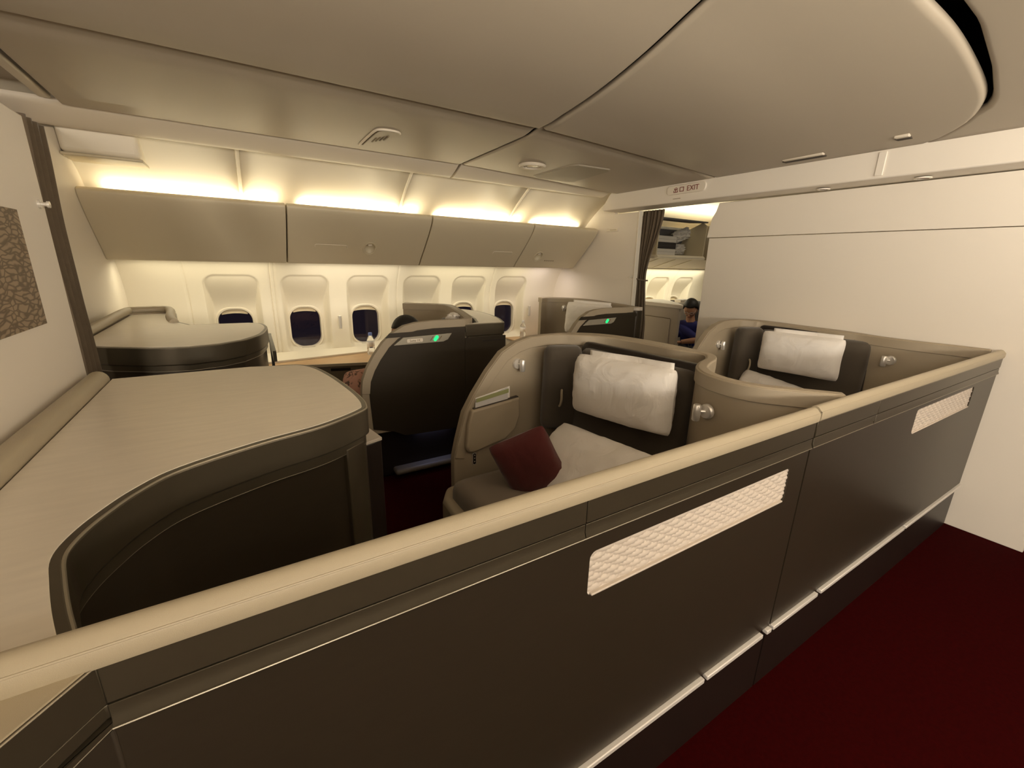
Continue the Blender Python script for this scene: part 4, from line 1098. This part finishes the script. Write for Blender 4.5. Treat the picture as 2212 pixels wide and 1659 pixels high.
# bins: one closed, one open
def nextbin(a, b, lb, opened):
    t = thing('overhead_bin', lb, 'overhead bin', ((a+b)/2, 4.3, 1.6), 'overhead bins of the next cabin')
    if not opened:
        obj('door', *prism([(y-.02, z+.158) for y, z in binpoly], a, b, 'x'), M['bin'], t, bevel=.01, angle=50)
        obj('crest_print', *tube(smoothpoly([(b-.16, 4.31, 1.772), (b-.13, 4.325, 1.757), (b-.10, 4.31, 1.772), (b-.12, 4.285, 1.80), (b-.14, 4.285, 1.80)], 3, True), .004, 6), M['printg'], t)
    else:
        ib = [(4.06, 1.70), (4.56, 1.72), (4.52, 1.86), (4.38, 2.06), (4.12, 2.16), (4.05, 2.12)]
        obj('side_wall', *prism(ib, a, a+.02, 'x'), M['bin'], t)
        obj('end_wall', *prism(ib, b-.02, b, 'x'), M['bin'], t)
        obj('bottom_shelf', *prism([(4.03, 1.655), (4.60, 1.655), (4.60, 1.705), (4.05, 1.705), (4.02, 1.68)], a, b, 'x'), M['side'], t, bevel=.006)
        obj('back', *prism([(4.54, 1.70), (4.60, 1.70), (4.42, 2.10), (4.36, 2.06)], a, b, 'x'), M['greyc'], t)
        obj('raised_door', *prism([(4.36, 2.20), (4.05, 2.17), (4.05, 2.15), (4.36, 2.17)], a, b, 'x'), M['greyc'], t)
    return t
nextbin(3.9, 4.70, 'closed cream bin of the next cabin behind the curtain', False)
nextbin(4.72, 5.72, 'open overhead bin in the next cabin holding boxes and white bags', True)
nextbin(5.74, 6.9, 'closed bin at the far end of the next cabin', False)
for z0, z1, m, lb in ((1.706, 1.785, 'white2', 'lower white box in the open bin'), (1.787, 1.865, 'black', 'dark box between two white boxes in the open bin'), (1.867, 1.95, 'white2', 'upper white box in the open bin')):
    t = thing('storage_box', lb, 'box', (5.0, 4.25, z0), 'boxes in the open bin')
    obj('carton', *box(4.78, 5.18, 4.12, 4.39, z0, z1), M[m], t, bevel=.006)
    obj('lid_seam', *box(4.779, 5.181, 4.119, 4.391, (z0+z1)/2-.001, (z0+z1)/2+.001), M['greyc'], t)
mk_pillow('bedding_bag', 'crumpled white bedding bag on top right in the open bin', 'bag', (5.36, 4.20, 1.98), (.35, 0, .12), (-.1, 0, .5), .32, .16, .16, M['white2'], 'bedding bags in the open bin', 61, wr=.05)
mk_pillow('bedding_bag', 'crumpled white bedding bag below beside the boxes in the open bin', 'bag', (5.31, 4.20, 1.79), (.3, 0, 0), (0, 0, .5), .24, .15, .16, M['white2'], 'bedding bags in the open bin', 66, wr=.05)
t = thing('service_unit', 'beige slatted service panel under the open bin of the next cabin', 'panel', (5.2, 4.3, 1.62))
V, F = prism([(4.08, 1.655), (4.60, 1.655), (4.62, 1.53), (4.48, 1.53)], 3.9, 6.9, 'x')
obj('panel', V, F, M['cab'], t, bevel=.004)
for x in (4.45, 4.8, 5.15, 5.5): 
    obj('slot', *prism([(4.085, 1.650), (4.475, 1.532), (4.470, 1.528), (4.080, 1.646)], x, x+.012, 'x'), M['bin'], t)
# cabinet, ledge, seat, person
t = thing('service_cabinet', 'beige cabinet with rounded top seen through the doorway', 'cabinet', (4.5, 3.55, 0))
obj('top', *prism(smoothpoly([(4.265, 3.26), (4.265, 3.6), (4.265, 3.93), (4.5, 3.97), (4.76, 3.96), (4.70, 3.72), (4.52, 3.47), (4.32, 3.235)], 3, True), 1.085, 1.13), M['sign'], t, bevel=.01, seg=3)
obj('body', *prism([(4.29, 3.26), (4.29, 3.92), (4.74, 3.94), (4.68, 3.74), (4.50, 3.49), (4.33, 3.26)], 0, 1.085), M['cab'], t, bevel=.004)
dr = obj('door', *box(4.280, 4.292, 3.36, 3.90, .25, .955), M['cab'], t, bevel=.003)
obj('door_print', *box(4.278, 4.281, 3.76, 3.88, .90, .925), M['printg'], dr)
obj('door_shadow_gap', *box(4.283, 4.291, 3.372, 3.908, .242, .963), M['printg'], t)
t = thing('window_shelf', 'white shelf below the windows of the next cabin', 'shelf', (5.3, 4.5, 0))
obj('top', *box(4.30, 6.6, 4.30, 4.86, 1.02-.40, 1.05-.40), M['side'], t, bevel=.008)
obj('front', *box(4.32, 6.6, 4.34, 4.86, 0, .62), M['cab'], t)
t = thing('seat_divider', 'white topped seat divider behind the beige cabinet in the next cabin', 'divider', (5.3, 4.0, 0))
obj('cap', *box(4.85, 5.9, 3.99, 4.12, 1.03, 1.065), M['sign'], t, bevel=.01, seg=3)
obj('body', *box(4.87, 5.9, 4.01, 4.10, 0, 1.03), M['cab'], t)
t = thing('small_carton', 'small white carton on the divider cap in the next cabin', 'box', (5.25, 4.0, 1.065))
obj('carton', *box(5.28, 5.62, 4.005, 4.11, 1.0655, 1.10), M['sign'], t, bevel=.004)
obj('flap', *box(5.285, 5.615, 4.01, 4.105, 1.100, 1.102), M['white2'], t)
t = thing('business_seat', 'dark seat behind the person in the next cabin', 'seat', (5.3, 3.5, 0))
obj('backrest', *rbox(frame((5.50, 3.65, .78), (0, 1, 0), (.12, 0, 1), (1, 0, -.12)), .60, .62, .16, .06), M['greyc'], t)
obj('seat_cushion', *rbox(frame((5.12, 3.65, .37), (1, 0, 0), (0, 1, 0), (0, 0, 1)), .56, .60, .14, .05), M['greyc'], t)
obj('base', *box(4.9, 5.4, 3.4, 3.9, 0, .30), M['vdark'], t)

# ------------ people
def skin_body(name, joints, edges, m, parent, root_i=0):
    me = bpy.data.meshes.new(name); off = wloc(parent)
    me.from_pydata([tuple(Vector(j[0])-off) for j in joints], edges, [])
    me.materials.append(m)
    o = bpy.data.objects.new(name, me); COL.objects.link(o); o.parent = parent
    sk = o.modifiers.new('k', 'SKIN'); sk.use_smooth_shade = True
    for i, j in enumerate(joints):
        v = me.skin_vertices[0].data[i]; r = j[1]; v.radius = r if isinstance(r, tuple) else (r, r)
        v.use_root = (i == root_i)
    sb = o.modifiers.new('s', 'SUBSURF'); sb.levels = 2; sb.render_levels = 2
    return o
def ellips(c, rx, ry, rz, fr=None, nu=20, nv=14, f=None):
    V, F = [], []
    for j in range(nv+1):
        ph = math.pi*j/nv
        for i in range(nu):
            th = 2*math.pi*i/nu
            p = Vector((math.sin(ph)*math.cos(th), math.sin(ph)*math.sin(th), math.cos(ph)))
            s = f(p) if f else 1
            q = Vector((p.x*rx, p.y*ry, p.z*rz))*s
            V.append(Vector(c)+(fr @ q if fr else q))
    for j in range(nv):
        for i in range(nu): F.append((j*nu+i, j*nu+(i+1) % nu, (j+1)*nu+(i+1) % nu, (j+1)*nu+i))
    return V, F
def person(lb, pel, head, hrot, top, skinm, arms, name='person', glasses=False, head_s=1.0):
    """seated figure. pel: hip centre; head: centre of skull; hrot: rotation matrix whose -X is the facing direction"""
    root = thing(name, lb, 'person', (pel[0], pel[1], 0), 'passengers')
    pel = Vector(pel); hd = Vector(head)
    d = (hd-pel)
    sp1 = pel+d*.25; sp2 = pel+d*.50; nk = pel+d*.74
    side = (hrot @ Vector((0, 1, 0))); side.z = 0; side.normalize(); fwd = (hrot @ Vector((-1, 0, 0))); fwd.z = 0; fwd.normalize()
    sh = nk-Vector((0, 0, .03))
    J = [(pel, (.15, .12)), (sp1, (.14, .11)), (sp2, (.155, .12)), (nk, (.075, .07))]
    E = [(0, 1), (1, 2), (2, 3)]
    for s, (el, wr) in zip((1, -1), arms):
        i = len(J)
        J += [(sh+side*s*.10-Vector((0, 0, .015)), .07), (sh+side*s*.175-Vector((0, 0, .03)), .062), (Vector(el), .047), (Vector(el).lerp(Vector(wr), .12), .043)]
        E += [(2, i), (i, i+1), (i+1, i+2), (i+2, i+3)]
    body = skin_body('shirt', J, E, top, root)
    body['label'] = None
    del body['label']
    # legs
    J = [(pel-Vector((0, 0, .02)), .12)]; E = []
    for s in (1, -1):
        i = len(J); k = pel+fwd*.42+side*s*.12-Vector((0, 0, .0))
        J += [(pel+side*s*.09+fwd*.06, .095), (k, .065), (k+fwd*.05-Vector((0, 0, .40)), .045), (k+fwd*.16-Vector((0, 0, .43)), .035)]
        E += [(0, i), (i, i+1), (i+1, i+2), (i+2, i+3)]
    skin_body('trousers', J, E, M['greyc'], root)
    # head
    def f(p):
        s = 1.0
        if p.z < -.2: s *= 1-.10*(-p.z-.2)*(1+abs(p.y))
        return s
    hm = hrot
    hs = head_s
    hobj = obj('head', *ellips(hd, .098*hs, .078*hs, .122*hs, hm, f=f), skinm, root)
    L = lambda x, y, z: hd+hm @ (Vector((x, y, z))*hs)
    obj('nose', *tube([L(-.088, 0, .018), L(-.102, 0, -.004), L(-.114, 0, -.022), L(-.098, 0, -.032)], [.008*hs, .010*hs, .014*hs, .009*hs], 8), skinm, hobj)
    obj('mouth', *ellips(L(-.086, 0, -.062), .012, .026, .007, hm, 12, 8), mat('lips', (.35, .13, .10), .5), hobj)
    for s in (1, -1):
        obj('eye', *ellips(L(-.083, .031*s, .012), .010, .013, .008, hm, 12, 8), M['hair'], hobj)
        obj('ear', *ellips(L(.008, .078*s, -.005), .020, .010, .032, hm, 12, 8), skinm, hobj)
    def fh(p):
        return 1+.02*noise.noise(p*6)
    V, F = ellips(L(.020, 0, .020), .101*hs, .087*hs, .114*hs, hm, 28, 20, fh)
    # trim hair away from the face
    keep = []
    for q in F:
        c = sum((V[i] for i in q), Vector())/len(q); l = (hm.transposed() @ (c-hd))/hs
        if l.z < (.075 if l.x < -.05 else .075-(l.x+.05)*1.15): continue
        keep.append(q)
    ho = obj('hair', V, keep, M['hair'], root, recalc=False)
    s_ = ho.modifiers.new('s', 'SOLIDIFY'); s_.thickness = .012
    nkv = tube([nk-Vector((0, 0, .02)), nk.lerp(L(.01, 0, -.08), .6), L(.015, 0, -.06)], [.062, .052, .054], 14)
    obj('neck', *nkv, skinm, root)
    if glasses:
        P = []
        for s in (1, -1):
            P.append(tube([L(-.102, .034*s+.022*math.cos(a*math.pi/6), .010+.017*math.sin(a*math.pi/6)) for a in range(13)], .0022, 6))
            P.append(tube([L(-.100, .056*s, .014), L(.0, .080*s, .014)], .002, 6))
        P.append(tube([L(-.104, .012, .014), L(-.104, -.012, .014)], .002, 6))
        obj('glasses', *join(*P), M['silver'], root)
    # forearms and hands
    for s, (el, wr) in zip((1, -1), arms):
        el, wr = Vector(el), Vector(wr); dd = (wr-el).normalized(); sd = dd.cross(Vector((0, 0, 1))).normalized()
        fa = obj('forearm', *tube([el+dd*.01, el.lerp(wr, .4), wr], [.042, .038, .027], 14), skinm, root)
        J = [(wr, (.026, .02)), (wr+dd*.05, (.036, .016)), (wr+dd*.085, (.038, .014))]; E = [(0, 1), (1, 2)]
        for k, (o_, ln) in enumerate(((-.027, .062), (-.009, .072), (.010, .068), (.027, .052))):
            i = len(J); b = wr+dd*.088+sd*o_
            J += [(b, .0095), (b+dd*ln*.5-Vector((0, 0, .012)), .0085), (b+dd*ln*.8-Vector((0, 0, .034)), .0075)]
            E += [(2, i), (i, i+1), (i+1, i+2)]
        i = len(J); b = wr+dd*.03+sd*(.036*s)
        J += [(b, .012), (b+dd*.03+sd*.018*s-Vector((0, 0, .01)), .010), (b+dd*.055+sd*.016*s-Vector((0, 0, .02)), .0085)]
        E += [(1, i), (i, i+1), (i+1, i+2)]
        skin_body('hand', J, E, skinm, fa)
    return root
# passenger with glasses in the next cabin: looks down towards the left
hr = Matrix.Rotation(R(28), 3, 'Z') @ Matrix.Rotation(R(-32), 3, 'Y')
person('person in a blue shirt and glasses looking down, seen through the doorway', (5.22, 3.70, .45), (5.02, 3.64, 1.015), hr, M['blue'], M['skin'],
       (((5.0, 3.44, .64), (4.86, 3.60, .60)), ((5.02, 3.90, .62), (4.86, 3.74, .60))), glasses=True)
# passenger in the front window suite: only the hair shows over the shell
hr = Matrix.Rotation(R(-5), 3, 'Z') @ Matrix.Rotation(R(-15), 3, 'Y')
person('person seated in the front window suite, only the short black hair showing', (1.16, 3.16, .50), (1.00, 3.12, 1.015), hr, M['greyc'], M['skin'],
       (((.98, 2.95, .72), (.78, 3.05, .70)), ((.98, 3.40, .72), (.80, 3.30, .70))), head_s=1.0)
